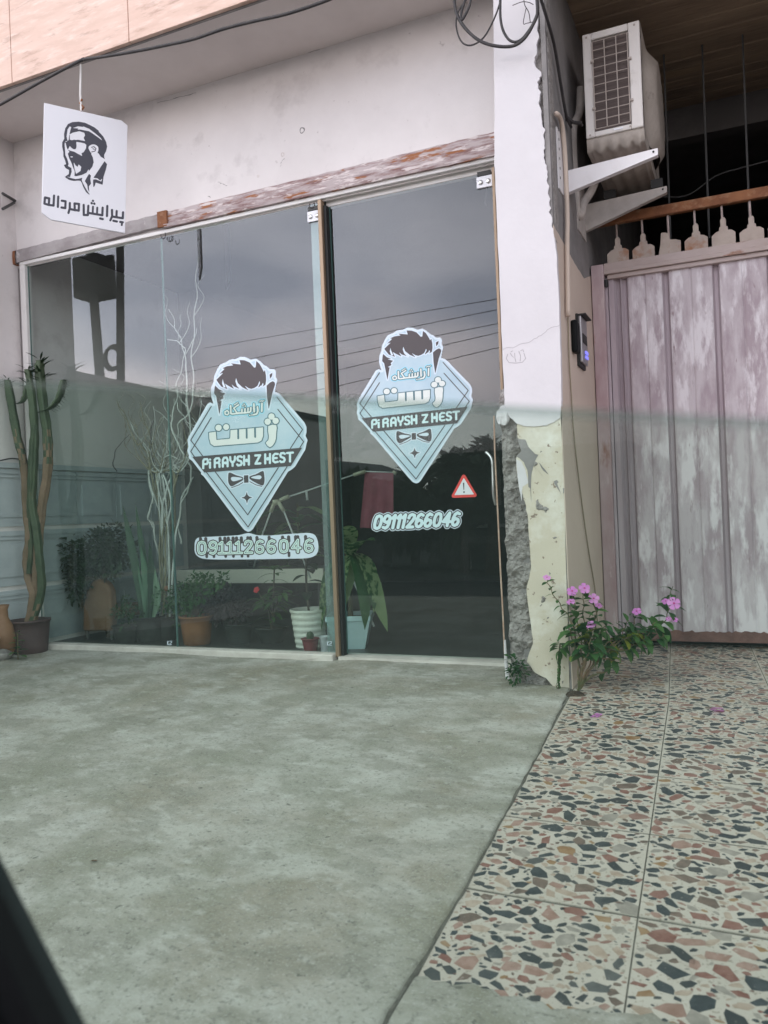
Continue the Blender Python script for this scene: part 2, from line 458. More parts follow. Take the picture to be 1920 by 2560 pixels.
M['leaf_shrub'] = leafmat('leaf_shrub', (.05, .14, .04), (.12, .24, .07))
M['leaf_yellow'] = leafmat('leaf_yellow', (.16, .22, .03), (.30, .30, .04))
M['leaf_purple'] = leafmat('leaf_purple', (.03, .018, .025), (.05, .032, .04), trans=.1)
M['leaf_dieff'] = leafmat('leaf_dieffenbachia', (.045, .14, .045), (.36, .46, .22), vein=True)
M['leaf_snake'] = leafmat('leaf_snake_plant', (.02, .055, .03), (.045, .10, .05), trans=.1)
M['leaf_snake_pale'] = leafmat('leaf_snake_pale', (.10, .20, .12), (.22, .32, .22), vein=True, trans=.1)
M['petal'] = leafmat('petal_pink', (.66, .22, .62), (.78, .34, .72), trans=.3)
M['petal_eye'] = mat('petal_eye', (.45, .03, .22), bump=0)
M['petal_red'] = mat('petal_red', (.62, .04, .05), bump=0)
M['tree_leaf'] = leafmat('street_tree_leaf', (.022, .042, .02), (.05, .075, .03), trans=.1)
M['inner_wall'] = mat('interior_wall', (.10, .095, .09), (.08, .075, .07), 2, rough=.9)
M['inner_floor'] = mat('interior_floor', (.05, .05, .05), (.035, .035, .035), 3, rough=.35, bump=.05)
M['cream'] = mat('cream_board', (.78, .73, .63), rough=.5, bump=0)
M['rack'] = mat('rack_plastic', (.55, .52, .40), rough=.5, bump=0)
M['rack_tube'] = mat('rack_tube', (.70, .70, .70), rough=.35, bump=0)
M['pink_cloth'] = mat('pink_cloth', (.36, .11, .15), (.30, .09, .12), 5, rough=.9, bump=.2)
M['brown_seat'] = mat('brown_leather', (.26, .14, .075), (.20, .10, .05), 5, rough=.55, bump=.1)
M['dado'] = mat('embossed_pale_tile', (.50, .54, .56), (.42, .46, .49), 5, .4, .65, c3=(.25, .28, .30), sc3=45, lo3=.66, hi3=.7, rough=.35, bump=.1)
M['house'] = mat('house_plaster', (.62, .60, .57), (.50, .48, .46), 2, rough=.9)
M['house_dark'] = mat('house_block', (.10, .10, .10), (.07, .07, .07), 3, rough=.9)
M['roof'] = mat('sheet_roof', (.09, .09, .10), (.06, .06, .07), 3, rough=.7)
M['pole'] = mat('steel_pole', (.10, .10, .10), (.08, .08, .08), 3, rough=.8)
M['asphalt'] = mat('asphalt', (.055, .055, .055), (.04, .04, .04), 3, rough=.9, bump=.4)
M['window_dark'] = mat('dark_window', (.03, .035, .04), rough=.15, bump=0)
M['grout'] = mat('grout', (.17, .16, .135), (.11, .10, .085), 14, rough=.95, bump=.5)
M['tile'] = mat('terrazzo_matrix', (.54, .49, .425), (.46, .415, .355), 7, .35, .7, c3=(.34, .31, .26), sc3=3.1, lo3=.50, hi3=1.5, c4=(.28, .24, .19), sc4=120, lo4=.56, hi4=.66, rough=.5, bump=.15, bsc=140, bdist=.001)
CHIP = []
for i, (c1, c2) in enumerate([((.05, .065, .07), (.085, .10, .105)), ((.075, .085, .085), (.05, .06, .065)), ((.30, .13, .10), (.38, .20, .16)), ((.44, .26, .20), (.52, .34, .28)),
                              ((.40, .22, .10), (.46, .30, .17)), ((.20, .15, .12), (.28, .20, .16)), ((.56, .42, .32), (.64, .52, .42)), ((.40, .36, .31), (.50, .45, .39))]):
    CHIP.append(mat('stone_chip_%d' % i, tuple(v * .62 for v in c1), tuple(v * .70 for v in c2), 38, .38, .62, c3=(.44, .41, .36), sc3=3.3, lo3=.50, hi3=1.5, c4=(.42, .38, .34), sc4=85, lo4=.63, hi4=.74, rough=.42, bump=.08, bsc=200, bdist=.001))

def concrete_material():
    m = mat('worn_concrete', (.44, .425, .38), (.35, .335, .295), 2.2, .34, .68, c3=(.23, .215, .165), sc3=1.7, lo3=.47, hi3=.66, c4=(.45, .435, .40), sc4=5.2, lo4=.49, hi4=.68, rough=.9, bump=.55, bsc=42, bdist=.012, st=(1, 1, 1))
    t = m.node_tree
    b = t.nodes['Principled BSDF']
    src = b.inputs['Base Color'].links[0].from_socket
    tc = [n for n in t.nodes if n.type == 'TEX_COORD'][0]
    def masked(src, sc, lo, hi, col, st=(1, 1, 1), rot=0, fac=1):
        mp = t.nodes.new('ShaderNodeMapping'); mp.inputs['Scale'].default_value = st; mp.inputs['Rotation'].default_value = (0, 0, rot)
        t.links.new(tc.outputs['Object'], mp.inputs[0])
        n = t.nodes.new('ShaderNodeTexNoise'); n.inputs['Scale'].default_value = sc; n.inputs['Detail'].default_value = 5; n.inputs['Roughness'].default_value = .6
        t.links.new(mp.outputs[0], n.inputs['Vector'])
        r = t.nodes.new('ShaderNodeMapRange'); r.inputs[1].default_value, r.inputs[2].default_value = lo, hi
        r.inputs[4].default_value = fac
        t.links.new(n.outputs['Fac'], r.inputs[0])
        x = t.nodes.new('ShaderNodeMix'); x.data_type = 'RGBA'
        t.links.new(r.outputs[0], x.inputs[0]); t.links.new(src, x.inputs[6]); x.inputs[7].default_value = (*col, 1)
        return x.outputs[2]
    src = masked(src, 1.1, .46, .62, (.24, .205, .145), fac=.72)
    src = masked(src, 1.7, .50, .60, (.20, .205, .15), fac=.45, st=(1.3, 1, 1), rot=.9)
    src = masked(src, 2.6, .50, .62, (.50, .49, .45), st=(.8, 1.25, 1), rot=.55, fac=.6)
    src = masked(src, 5.5, .52, .62, (.23, .22, .18), st=(.7, 1.35, 1), rot=.62, fac=.6)
    src = masked(src, 13, .54, .66, (.25, .24, .20), st=(.8, 1.3, 1), rot=.5, fac=.6)
    src = masked(src, 13, .56, .68, (.52, .51, .47), st=(.8, 1.3, 1), rot=.7, fac=.5)
    src = masked(src, 80, .55, .66, (.17, .165, .14), fac=.65)
    src = masked(src, 170, .55, .68, (.50, .49, .46), fac=.55)
    src = masked(src, 34, .655, .70, (.12, .12, .10), fac=.8)
    t.links.new(src, b.inputs['Base Color'])
    return m
M['concrete'] = concrete_material()

# ================================================================== ground
SEAM = [(1.352, -.30), (1.369, -.50), (1.391, -.938), (1.41, -1.305), (1.424, -1.727), (1.439, -2.148), (1.444, -2.45), (1.447, -3.0), (1.47, -6.2)]

def seam_x(y):
    P = SEAM
    if y > P[0][1]: return P[0][0]
    for a, b in zip(P[:-1], P[1:]):
        if b[1] <= y <= a[1]:
            t = (a[1] - y) / (a[1] - b[1])
            return a[0] + (b[0] - a[0]) * t
    return P[-1][0]

def nz(x, y, s=1.0):
    return (math.sin(x * 3.1 * s + 1.3 * math.sin(y * 2.3 * s)) + math.sin(y * 4.7 * s + 1.7 * math.sin(x * 3.7 * s)) + math.sin((x + y) * 9.1 * s)) / 3

def ground_sheet():
    vs, fs = [], []
    ys = list(np.linspace(.03, -3.4, 90)) + list(np.linspace(-3.5, -6.2, 14))
    us = [0, .002, .006, .012, .025] + list(np.linspace(.05, 4.2, 84)) + [5, 7, 10, 16]
    for y in ys:
        e = seam_x(y) + .003 * math.sin(y * 37) * math.sin(y * 11)
        if y > -.30: e = 1.352
        for u in us:
            x = e - u
            lip = -.010 * max(0, 1 - u / .012)
            vs.append((x, y, gz(y) + .005 + .006 * nz(x, y) + .002 * nz(x, y, 4.1) + lip))
    n = len(us)
    for i in range(len(ys) - 1):
        for k in range(n - 1):
            fs.append((i * n + k, (i + 1) * n + k, (i + 1) * n + k + 1, i * n + k + 1))
    return vs, fs
obj('concrete_ground', ground_sheet(), M['concrete'], smooth=True, kind='structure')

def strip_x(pts, w):
    vs, fs = [], []
    for x, y in pts:
        k = w * R.uniform(.5, 1.5) * (1.6 if y < -2.45 else 1)
        vs += [(x - k * .7, y, gz(y) + .0075), (x + k * .6, y, gz(y) + .0085 if y < -2.5 else gz(y) + .003)]
    for i in range(len(pts) - 1): fs.append((2 * i, 2 * i + 2, 2 * i + 3, 2 * i + 1))
    return vs, fs

def apron():
    vs, fs = [], []
    tops = []
    edge = [(1107, 2457), (1180, 2474), (1307, 2498), (1434, 2527), (1530, 2536), (1625, 2546), (1760, 2570), (1920, 2600)]
    E2 = [UG(*p) for p in edge]
    xs = list(np.linspace(1.449, 2.6, 60)) + list(np.linspace(2.7, 14, 12))
    for x in xs:
        ye = np.interp(x, [p.x for p in E2], [p.y for p in E2])
        ye += .012 * math.sin(x * 41) * math.sin(x * 17) + .006 * math.sin(x * 130)
        for k, y in enumerate([ye, ye - .01, ye - .03] + list(np.linspace(ye - .08, -6.2, 24))):
            z = gz(y) + (.0035 if k == 0 else .006 if k == 1 else .008) + (.003 * nz(x, y) if k > 1 else 0)
            vs.append((x, y, z))
    n = 27
    for i in range(len(xs) - 1):
        for k in range(n - 1):
            fs.append((i * n + k, i * n + k + 1, (i + 1) * n + k + 1, (i + 1) * n + k))
    return vs, fs
obj('concrete_apron', apron(), M['concrete'], smooth=True, kind='structure')
zr = gz(-6.2) - .06
obj('road', ([(-90, -6.2, zr), (90, -6.2, zr), (90, -90, zr), (-90, -90, zr)], [(0, 3, 2, 1)]), M['asphalt'], kind='structure')
obj('kerb_edge', box(-90, 90, -6.26, -6.2, zr - .2, gz(-6.2) + .012), M['cement_dark'], kind='structure')
obj('terrain', ([(-900, -900, -1.2), (900, -900, -1.2), (900, 900, -1.2), (-900, 900, -1.2)], [(0, 1, 2, 3)]), M['asphalt'], kind='structure')

sm_y = np.linspace(-.42, -5.5, 130)
obj('ground_crack', strip_x([(seam_x(y) + .003 * math.sin(y * 37) * math.sin(y * 11) + R.uniform(-.002, .002), y) for y in sm_y], .0028), mat('crack_soil', (.09, .085, .07), (.15, .14, .12), 30, rough=1, bump=.5), kind='structure')

# ------------------------------------------------------------------ terrazzo pavement
pv = thing('terrazzo_pavement', 'pavement of terrazzo tiles with coloured stone chips in front of the gate', 'pavement', (1.4, -.5, -.05))
def pt(i, j):
    return 1.376 + i * .402 + j * (-.036 if j < 0 else -.07) * .412, -.503 - .008 * i + j * .412
bv, bf = [], []
for i, x in enumerate((1.30, 2.1, 3.4)):
    for j, y in enumerate((.95, -.5, -3.0)):
        bv.append((x, y, gz(y) - .0015))
obj('grout_bed', (bv, [(0, 1, 4, 3), (1, 2, 5, 4), (3, 4, 7, 6), (4, 5, 8, 7)]), M['grout'], pv)

def chip_poly(rx, ry, ang, n):
    a0 = R.uniform(0, 6.28)
    out = []
    for k in range(n):
        t = a0 + 6.283 * (k + R.uniform(-.32, .32)) / n
        q = R.uniform(.72, 1.16)
        x, y = rx * q * math.cos(t), ry * q * math.sin(t)
        out.append((x * math.cos(ang) - y * math.sin(ang), x * math.sin(ang) + y * math.cos(ang)))
    return out

all_chips = []
tiles = []
for j in range(-6, 3):
    for i in range(0, 5):
        if i > 3 - (j < -3): continue
        g = .0018
        c = [pt(i, j), pt(i + 1, j), pt(i + 1, j + 1), pt(i, j + 1)]
        if c[0][1] < -3.0 or c[2][1] > 1.0: continue
        cx, cy = sum(p[0] for p in c) / 4, sum(p[1] for p in c) / 4
        def lp(s, t, c=c):
            x = (c[0][0] * (1 - s) + c[1][0] * s) * (1 - t) + (c[3][0] * (1 - s) + c[2][0] * s) * t
            y = (c[0][1] * (1 - s) + c[1][1] * s) * (1 - t) + (c[3][1] * (1 - s) + c[2][1] * s) * t
            return x, y
        e = g / .40
        dz = R.uniform(-.0006, .0006)
        e2 = e * 2.6
        q = [lp(s, t) for s, t in ((e, e2), (1 - e, e2), (1 - e, 1 - e2), (e, 1 - e2))]
        top = [(x, y, gz(y) + .0005 + dz) for x, y in q]
        bot = [(x, y, gz(y) - .02) for x, y in q]
        to = obj('tile', (top + bot, [(0, 1, 2, 3), (0, 4, 5, 1), (1, 5, 6, 2), (2, 6, 7, 3), (3, 7, 4, 0)]), M['tile'], pv)
        tiles.append(to)
        placed = []
        big = R.uniform(.85, 1.12)
        for r0, r1, tries in ((.023, .034, 120), (.016, .023, 420), (.010, .016, 700), (.004, .010, 800)):
            for _ in range(tries):
                rx = R.uniform(r0, r1) * big
                ry = rx * R.uniform(.45, .8)
                s, t = R.uniform(.02, .98), R.uniform(.02, .98)
                ex = rx / .402
                if not (ex < s < 1 - ex and ex < t < 1 - ex):
                    if R.random() < .8: continue
                x, y = s * .4, t * .4
                if any((x - a) ** 2 + (y - b) ** 2 < (r * .80 + (rx + ry) * .40 + .0008) ** 2 for a, b, r in placed): continue
                placed.append((x, y, (rx + ry) / 2))
                ang = R.gauss(0, .6)
                pol = chip_poly(rx, ry, ang, R.choice((4, 5, 5, 6, 6, 7)))
                P2 = [lp(min(max((x + a) / .4, e), 1 - e), min(max((y + b) / .4, e2), 1 - e2)) for a, b in pol]
                col = R.choices(range(8), (22, 15, 12, 11, 5, 11, 10, 8))[0]
                d = (Vector((P2[0][0], P2[0][1], 0)) - Vector((CAM.x, CAM.y, 0))).length
                all_chips.append((rx * ry / d ** 3, to, [(a, b, gz(b) + .0005 + dz) for a, b in P2], col, P2[0][1]))

def chip_mesh(P, h=.0007):
    n = len(P)
    c = sum((Vector(p) for p in P), Vector()) / n
    top = [tuple(c + (Vector(p) - c) * .93 + Vector((0, 0, h))) for p in P]
    return list(P) + top, [tuple(range(n, 2 * n))] + [(k, (k + 1) % n, n + (k + 1) % n, n + k) for k in range(n)]

all_chips.sort(key=lambda a: -a[0] if a[4] > -2.5 else 1)
for _, to, P, col, y in all_chips[:300]:
    obj('stone_chip', chip_mesh(P), CHIP[col], to)
rest = {}
for ch in all_chips[300:]:
    rest.setdefault(ch[1].name, []).append(ch)
for to in tiles:
    L = rest.get(to.name, [])
    if not L: continue
    vs, fs, mi = [], [], []
    for _, _, P, col, y in L:
        v, f = chip_mesh(P)
        n = len(vs)
        vs += v
        fs += [tuple(a + n for a in q) for q in f]
        mi += [col] * len(f)
    obj('stone_chips', (vs, fs), CHIP, to, mi=mi, kind='stuff')

# ================================================================== shop building
TOP = 3.368
bd = thing('shop_building', 'white plastered shop building with a pink marble fascia over the glass front', 'building', (-.6, .3, 0))
# upper wall above the lintel
def wall_grid(x0, x1, z0, z1, y, n=40, amp=.004):
    vs, fs = [], []
    xs, zs = np.linspace(x0, x1, n), np.linspace(z0, z1, 14)
    for z in zs:
        for x in xs:
            vs.append((x, y + amp * nz(x, z, .9), z))
    for i in range(len(zs) - 1):
        for k in range(n - 1):
            fs.append((i * n + k, i * n + k + 1, (i + 1) * n + k + 1, (i + 1) * n + k))
    return vs, fs
obj('front_wall', wall_grid(-2.33, 1.10, 2.52, TOP + .02, 0), M['white_plaster'], bd, smooth=True)
obj('front_wall_core', box(-2.45, 1.34, .02, .12, 2.56, TOP + .8), M['inner_wall'], bd)
obj('soffit', box(-6.0, 1.36, -.53, .02, TOP, TOP + .06), M['soffit'], bd)
obj('upper_wall', box(-6.0, 4.5, -.5, .1, TOP + .06, TOP + .9), M['inner_wall'], bd)
xs = [-6.0, -4.3, -3.05, -1.70, -.834, .02, .87, 1.72, 2.6, 3.5, 4.5]
for a, b in zip(xs[:-1], xs[1:]):
    o = obj('marble_slab', box(a + .0018, b - .0018, -.556, -.53, TOP - .012, TOP + .75), M['marble'], bd)
    bevel(o, .003, 2)
obj('drip_strip', box(-6.0, 1.36, -.5295, -.519, TOP - .018, TOP + .0), M['cement_dark'], bd)
# interior shell
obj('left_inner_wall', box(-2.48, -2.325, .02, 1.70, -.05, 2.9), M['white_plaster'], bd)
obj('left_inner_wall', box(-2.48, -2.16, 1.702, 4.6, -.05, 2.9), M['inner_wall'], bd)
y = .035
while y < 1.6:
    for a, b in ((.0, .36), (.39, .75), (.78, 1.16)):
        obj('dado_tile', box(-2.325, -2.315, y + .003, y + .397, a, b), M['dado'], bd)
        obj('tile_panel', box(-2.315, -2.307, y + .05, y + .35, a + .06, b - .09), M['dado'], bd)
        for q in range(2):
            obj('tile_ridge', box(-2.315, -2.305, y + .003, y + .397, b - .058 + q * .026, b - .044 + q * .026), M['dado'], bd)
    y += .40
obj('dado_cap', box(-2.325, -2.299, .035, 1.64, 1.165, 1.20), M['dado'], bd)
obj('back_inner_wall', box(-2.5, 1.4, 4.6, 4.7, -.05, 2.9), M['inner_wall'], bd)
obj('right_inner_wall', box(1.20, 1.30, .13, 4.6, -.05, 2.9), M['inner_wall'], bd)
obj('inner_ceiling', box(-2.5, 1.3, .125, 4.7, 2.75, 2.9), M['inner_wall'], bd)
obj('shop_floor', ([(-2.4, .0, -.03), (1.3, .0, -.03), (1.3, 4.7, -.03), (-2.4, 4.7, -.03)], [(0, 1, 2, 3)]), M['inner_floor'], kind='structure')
# wall nicks and dowel holes above the window
for px, py, r in ((755, 326, .010), (702, 326, .004), (706, 386, .006), (645, 440, .004), (280, 187, .006), (988, 155, .004)):
    c = U(px, py, Y=-.003) if py > 200 and px > 300 else None
    if c is None: continue
    prof = [(r * 2.2, 0), (r * 1.9, .004), (r * 1.2, .0055), (r * .9, .002), (0.0005, .001)]
    v, f = lathe(prof, (0, 0, 0), 12, .12)
    obj('dowel_plug', ([(c.x + a, c.y - cc * .8 + .004, c.z + b * 1.1) for a, b, cc in v], f), M['soffit'] if r < .008 else M['cement_dark'], bd, smooth=True)

def wall_crack(px, w=.0016):
    P = [U(a, b, Y=-.0062) for a, b in rough_line(px, 1.5, 4)]
    vs, fs = [], []
    for i, p in enumerate(P):
        ww = w * R.uniform(.4, 1.4)
        vs += [p - Vector((0, 0, ww)), p + Vector((0, 0, ww))]
    for i in range(len(P) - 1): fs.append((2 * i, 2 * i + 2, 2 * i + 3, 2 * i + 1))
    return vs, fs
for px, w in (([(392, 258), (430, 248), (470, 238), (490, 232)], .0016), ([(545, 455), (557, 460), (568, 464)], .0016), ([(700, 416), (706, 402), (712, 396)], .0016), ([(770, 131), (800, 124)], .001), ([(520, 490), (526, 494)], .002)):
    obj('hairline_crack', wall_crack(px, w), M['cement_dark'], bd)
# lintel beam
lt = thing('lintel_beam', 'rusty flaking steel beam above the shop window, plastered grey at its left end', 'beam', (-.6, 0, 2.6))
def beam(x0, x1, y, z0a, z1a, z0b, z1b, n=40):
    vs, fs = [], []
    for k in range(n + 1):
        t = k / n
        x = x0 + (x1 - x0) * t
        j = .003 * nz(x * 8, 1.0, 2)
        a, b = z0a + (z0b - z0a) * t + j * .6, z1a + (z1b - z1a) * t + j
        vs += [(x, .01, a), (x, y, a), (x, y - .004, (a + b) / 2 + .01), (x, y, b), (x, .01, b)]
    for k in range(n):
        for q in range(4):
            fs.append((k * 5 + q, k * 5 + q + 1, k * 5 + q + 6, k * 5 + q + 5))
    return vs, fs
obj('steel_face', beam(-1.075, 1.09, -.03, 2.572, 2.652, 2.553, 2.668), M['rust'], lt)
obj('lower_flange', beam(-1.06, 1.09, -.042, 2.556, 2.5705, 2.545, 2.5525), M['rust'], lt)
obj('plastered_end', beam(-2.30, -1.08, -.032, 2.548, 2.630, 2.575, 2.650), M['beam_plaster'], lt)
obj('joint_plate', box(-1.105, -1.035, -.045, -.03, 2.562, 2.657), M['rust_bar'], lt)
obj('broken_stub', beam(-2.345, -2.30, -.04, 2.535, 2.622, 2.54, 2.628, 6), M['rust_bar'], lt)

# window frame
H = 2.527
fr = thing('window_frame', 'white aluminium frame of the shop window with a bronze middle post', 'window frame', (-.6, 0, 0))
bevel(obj('head_rail', box(-2.285, 1.08, -.024, .03, H, H + .024), M['frame_white'], fr), .004)
bevel(obj('head_track', box(.012, 1.08, .03, .07, H - .03, H + .02), M['frame_white'], fr), .004)
bevel(obj('side_post', box(-2.285, -2.238, -.024, .03, 0, H), M['frame_white'], fr), .004)
bevel(obj('middle_post', box(-.012, .012, -.026, .016, -.02, H - .002), M['gold'], fr), .004)
bevel(obj('post_seal', box(.012, .030, -.004, .045, -.018, H - .03), M['dark_gap'], fr), .003)
bevel(obj('door_post', box(.988, 1.004, -.02, .08, -.02, H - .03), M['gold'], fr), .003)
so_ = obj('stone_sill', join(box(-2.285, -.012, -.062, .03, -.06, -.002)), M['sill'], fr); bevel(so_, .006)
obj('threshold', join(box(.012, 1.08, -.04, .09, -.06, -.016)), M['sill'], fr)
# white line on the ground in front of the sill
lnp = [UG(px, py + 1) for px, py in ((330, 1642), (440, 1645), (560, 1645), (640, 1647), (760, 1651), (868, 1650))]
def strip(pts, w, h, up=None):
    vs, fs = [], []
    for i, p in enumerate(pts):
        vs += [p + Vector((0, -w / 2, h)), p + Vector((0, w / 2, h))]
    for i in range(len(pts) - 1):
        fs.append((2 * i, 2 * i + 2, 2 * i + 3, 2 * i + 1))
    return vs, fs
tag(obj('mortar_line', strip(spline(lnp, 5), .006, .014), M['sill'], loc=tuple(lnp[0])), 'thin white mortar line on the concrete along the window sill', 'mortar line')

# panes (each a thing), the glass door
def pane(name, label, cat, x0, x1, y, z0, z1, grp=None):
    t = thing(name, label, cat, ((x0 + x1) / 2, y, z0), grp)
    o = obj('glass_sheet', ([(x0, y, z0), (x1, y, z0), (x1, y, z1), (x0, y, z1)], [(0, 1, 2, 3)]), M['pane'], t)
    obj('polished_edge', join(box(x0 + .0002, x0 + .0035, y + .0006, y + .009, z0, z1), box(x1 - .0035, x1 - .0002, y + .0006, y + .009, z0, z1)), M['edge'], t)
    return t
M['edge'] = mat('glass_edge', (.10, .19, .18), rough=.3, bump=0)
p1 = pane('window_pane', 'leftmost tall shop window pane, plain glass behind the cactus', 'glass pane', -2.238, -1.1185, 0, 0, H)
p2 = pane('window_pane', 'middle tall shop window pane with the blue diamond barber sticker and boxed phone number', 'glass pane', -1.1165, -.012, 0, 0, H)
dr = pane('glass_door', 'right glass door with the higher diamond sticker and the red warning triangle', 'glass door', .030, .988, .035, -.012, H - .03)
bevel(obj('edge_strip', box(-.075, -.013, .004, .012, .0, H - .002), glass('clear_plastic_strip', (.62, .74, .72), 1.5, 1.2, 0, dirt_or_haze=(.26, (.50, .58, .58), 3, .18)), p2), .002)
def fitting(par, x, z, y):
    o = obj('patch_fitting', box(x - .042, x + .042, y - .010, y - .001, z - .05, z + .01), M['sign_white'], par); bevel(o, .003)
    for dx in (-.02, .021):
        v, f = lathe([(.0005, .006), (.011, .006), (.013, .003), (.013, 0)], (0, 0, 0), 14)
        obj('fitting_disc', ([(x + dx + a, y - .010 - c, z - .022 + b) for a, b, c in v], f), M['steel'], o, smooth=True)
    obj('hanger_roller', box(x - .036, x + .036, y - .012, y + .01, z + .012, z + .034), M['pole'], o)
fitting(dr, .935, H - .055, .035)
fitting(p2, -.045, H - .06, 0)
hp = [U(1215, 1130, Y=-.01), U(1229, 1147, Y=-.02), U(1232, 1180, Y=-.02), U(1234, 1235, Y=-.02), U(1240, 1262, Y=.0)]
obj('pull_handle', tube(spline(hp, 5), .008, 8), M['steel'], dr, smooth=True)

# curtain wires hanging from the head rail
for (px, py, rr) in ((408, 588, .022), (428, 596, .018), (780, 512, .02)):
    c = U(px, py, Y=-.03)
    pts = [c + Vector((rr * math.cos(a) * .8, 0, rr * math.sin(a))) for a in np.linspace(-3.6, .6, 14)]
    tag(obj('wire_loop', tube(pts, .0025, 5), M['cable'], loc=tuple(c)), {408: 'left dark wire loop hanging from the lintel where the rust begins', 428: 'right dark wire loop of the pair below the rusty joint', 780: 'dark wire loop hanging beside the bronze middle post'}[px], 'wire', 'wire loops under the lintel')

# ================================================================== pillar
YP = -.40
pl = thing('pillar', 'white and beige plastered pillar with its left edge broken down to grey cement', 'pillar', (1.22, -.2, -.06))
def core():
    vs, fs = [], []
    xs, zs = np.linspace(1.072, 1.345, 46), np.linspace(-.12, 1.32, 240)
    for z in zs:
        for x in xs:
            d = .030 * mnoise.fractal((x * 14, z * 14, 0), .9, 2.1, 5) + .016 * abs(mnoise.noise((x * 30, z * 45, 3)))
            e = .02 if x < 1.10 else 0
            xx = x
            vs.append((xx, YP + .018 + d + e * (1.11 - x) / .02, z))
    n = len(xs)
    for i in range(len(zs) - 1):
        for k in range(n - 1):
            fs.append((i * n + k, i * n + k + 1, (i + 1) * n + k + 1, (i + 1) * n + k))
    return vs, fs
obj('broken_cement', core(), M['cement'], pl, smooth=False)
obj('pillar_core', box(1.145, 1.340, YP + .035, .6, -.12, TOP + .3), M['cement_dark'], pl)
def subdiv(vs, fs): return vs, fs
def skin(pts, y, th, jag=.0, n=4, rag=0):
    P = [U(px, py, Y=y) for px, py in pts]
    P2 = rough_line([(p.x, p.z) for p in P], jag, n, closed=True)
    if rag: P2 = [(x + (rag * (mnoise.noise((z * 40, 1.7, 0)) + .7 * mnoise.noise((z * 110, 4.4, 0))) if x > 1.27 and z > 1.96 else 0), z) for x, z in P2]
    return prism([(x, y, z) for x, z in P2], (0, th, 0))
white = [(1233, -150), (1233, 0), (1236, 300), (1236, 412), (1246, 640), (1253, 827), (1260, 985), (1262, 1012)]
whiteb = [(1272, 1040), (1290, 1057), (1310, 1066), (1340, 1066), (1365, 1064), (1385, 1055), (1400, 1044)]
whiter = [(1404, 1000), (1399, 800), (1392, 640), (1387, 600), (1380, 560), (1373, 505), (1370, 450), (1362, 400), (1358, 370), (1361, 330), (1355, 300), (1349, 250), (1345, 205), (1351, 180), (1337, 160), (1343, 120), (1346, 60), (1342, 0), (1338, -150)]
obj('white_plaster', skin(white + whiteb + whiter, YP - .004, .03, .0016, 7, .009), M['pillar_white'], pl)
z5 = lambda x, y: (1200 + x / 2.909, 980 + y / 2.909)
bl = [(268, 255), (272, 330), (340, 385), (300, 430), (262, 480), (272, 600), (300, 720), (335, 830), (350, 940), (360, 1100), (372, 1290), (340, 1410), (345, 1530), (365, 1660), (387, 1830), (340, 1960), (400, 2040), (480, 2080), (530, 2140), (600, 2165)]
beige = [z5(*p) for p in bl] + [(1424, 1722), (1420, 1600), (1412, 1300), (1404, 1035), (1402, 1010), (1300, 1020)]
obj('beige_plaster', skin(beige, YP, .028, .0022, 4), M['beige'], pl)
# grey smears of cement on the beige paint
sm = [[(270, 340), (330, 345), (352, 400), (400, 450), (425, 455), (388, 530), (374, 600), (371, 690), (372, 800), (365, 700), (352, 690), (346, 570), (318, 510), (285, 480), (262, 470), (300, 430)],
      [(538, 648), (560, 640), (572, 655), (560, 665), (590, 745), (556, 690), (540, 665)], [(602, 700), (614, 700), (612, 735), (604, 740)],
      [(425, 510), (470, 560), (500, 600), (460, 572)], [(395, 545), (430, 580), (458, 615), (425, 575)]]
for s in sm:
    obj('cement_smear', skin([z5(*p) for p in s], YP - .0012, .006, .001, 3), M['cement_dark'], pl)
obj('white_flake', skin([z5(*p) for p in [(262, 490), (300, 505), (330, 570), (348, 640), (352, 660), (310, 690), (300, 790), (278, 660), (272, 600)]], YP - .001, .006, .0015, 3), M['pillar_white'], pl)
# rounded plaster lump on top of the broken part
lump = lathe([(.002, .0), (.02, .004), (.034, .012), (.044, .03), (.047, .06), (.043, .085), (.03, .1)], (0, 0, 0), 18, .1)
c = U(1252, 1030, Y=YP + .01)
obj('plaster_lump', subdiv([(c.x + .012 + a * .62 + .012 * mnoise.noise((a * 45, b * 45, d * 45)), c.y + b * .4 + .01 * mnoise.noise((a * 60, b * 60, d * 60 + 9)), c.z + .03 - d * .85 + .012 * mnoise.noise((a * 50, b * 50, d * 50 + 4))) for a, b, d in lump[0]], lump[1]), M['pillar_white'], pl, smooth=False)
ed = [U(px, py, Y=YP + .04) for px, py in ((1235, 1040), (1237, 1130), (1243, 1250), (1252, 1440), (1257, 1530), (1262, 1640), (1265, 1688))]
obj('copper_edge', tube(ed, .004, 6), mat('copper_edge', (.40, .26, .19), (.50, .38, .30), 20, .45, .6, rough=.5, bump=.1), pl)
obj('edge_plaster', tube([U(1262, 1600, Y=YP + .03), U(1265, 1660, Y=YP + .03), U(1270, 1697, Y=YP + .02)], [.005, .008, .012], 7), M['pillar_white'], pl)
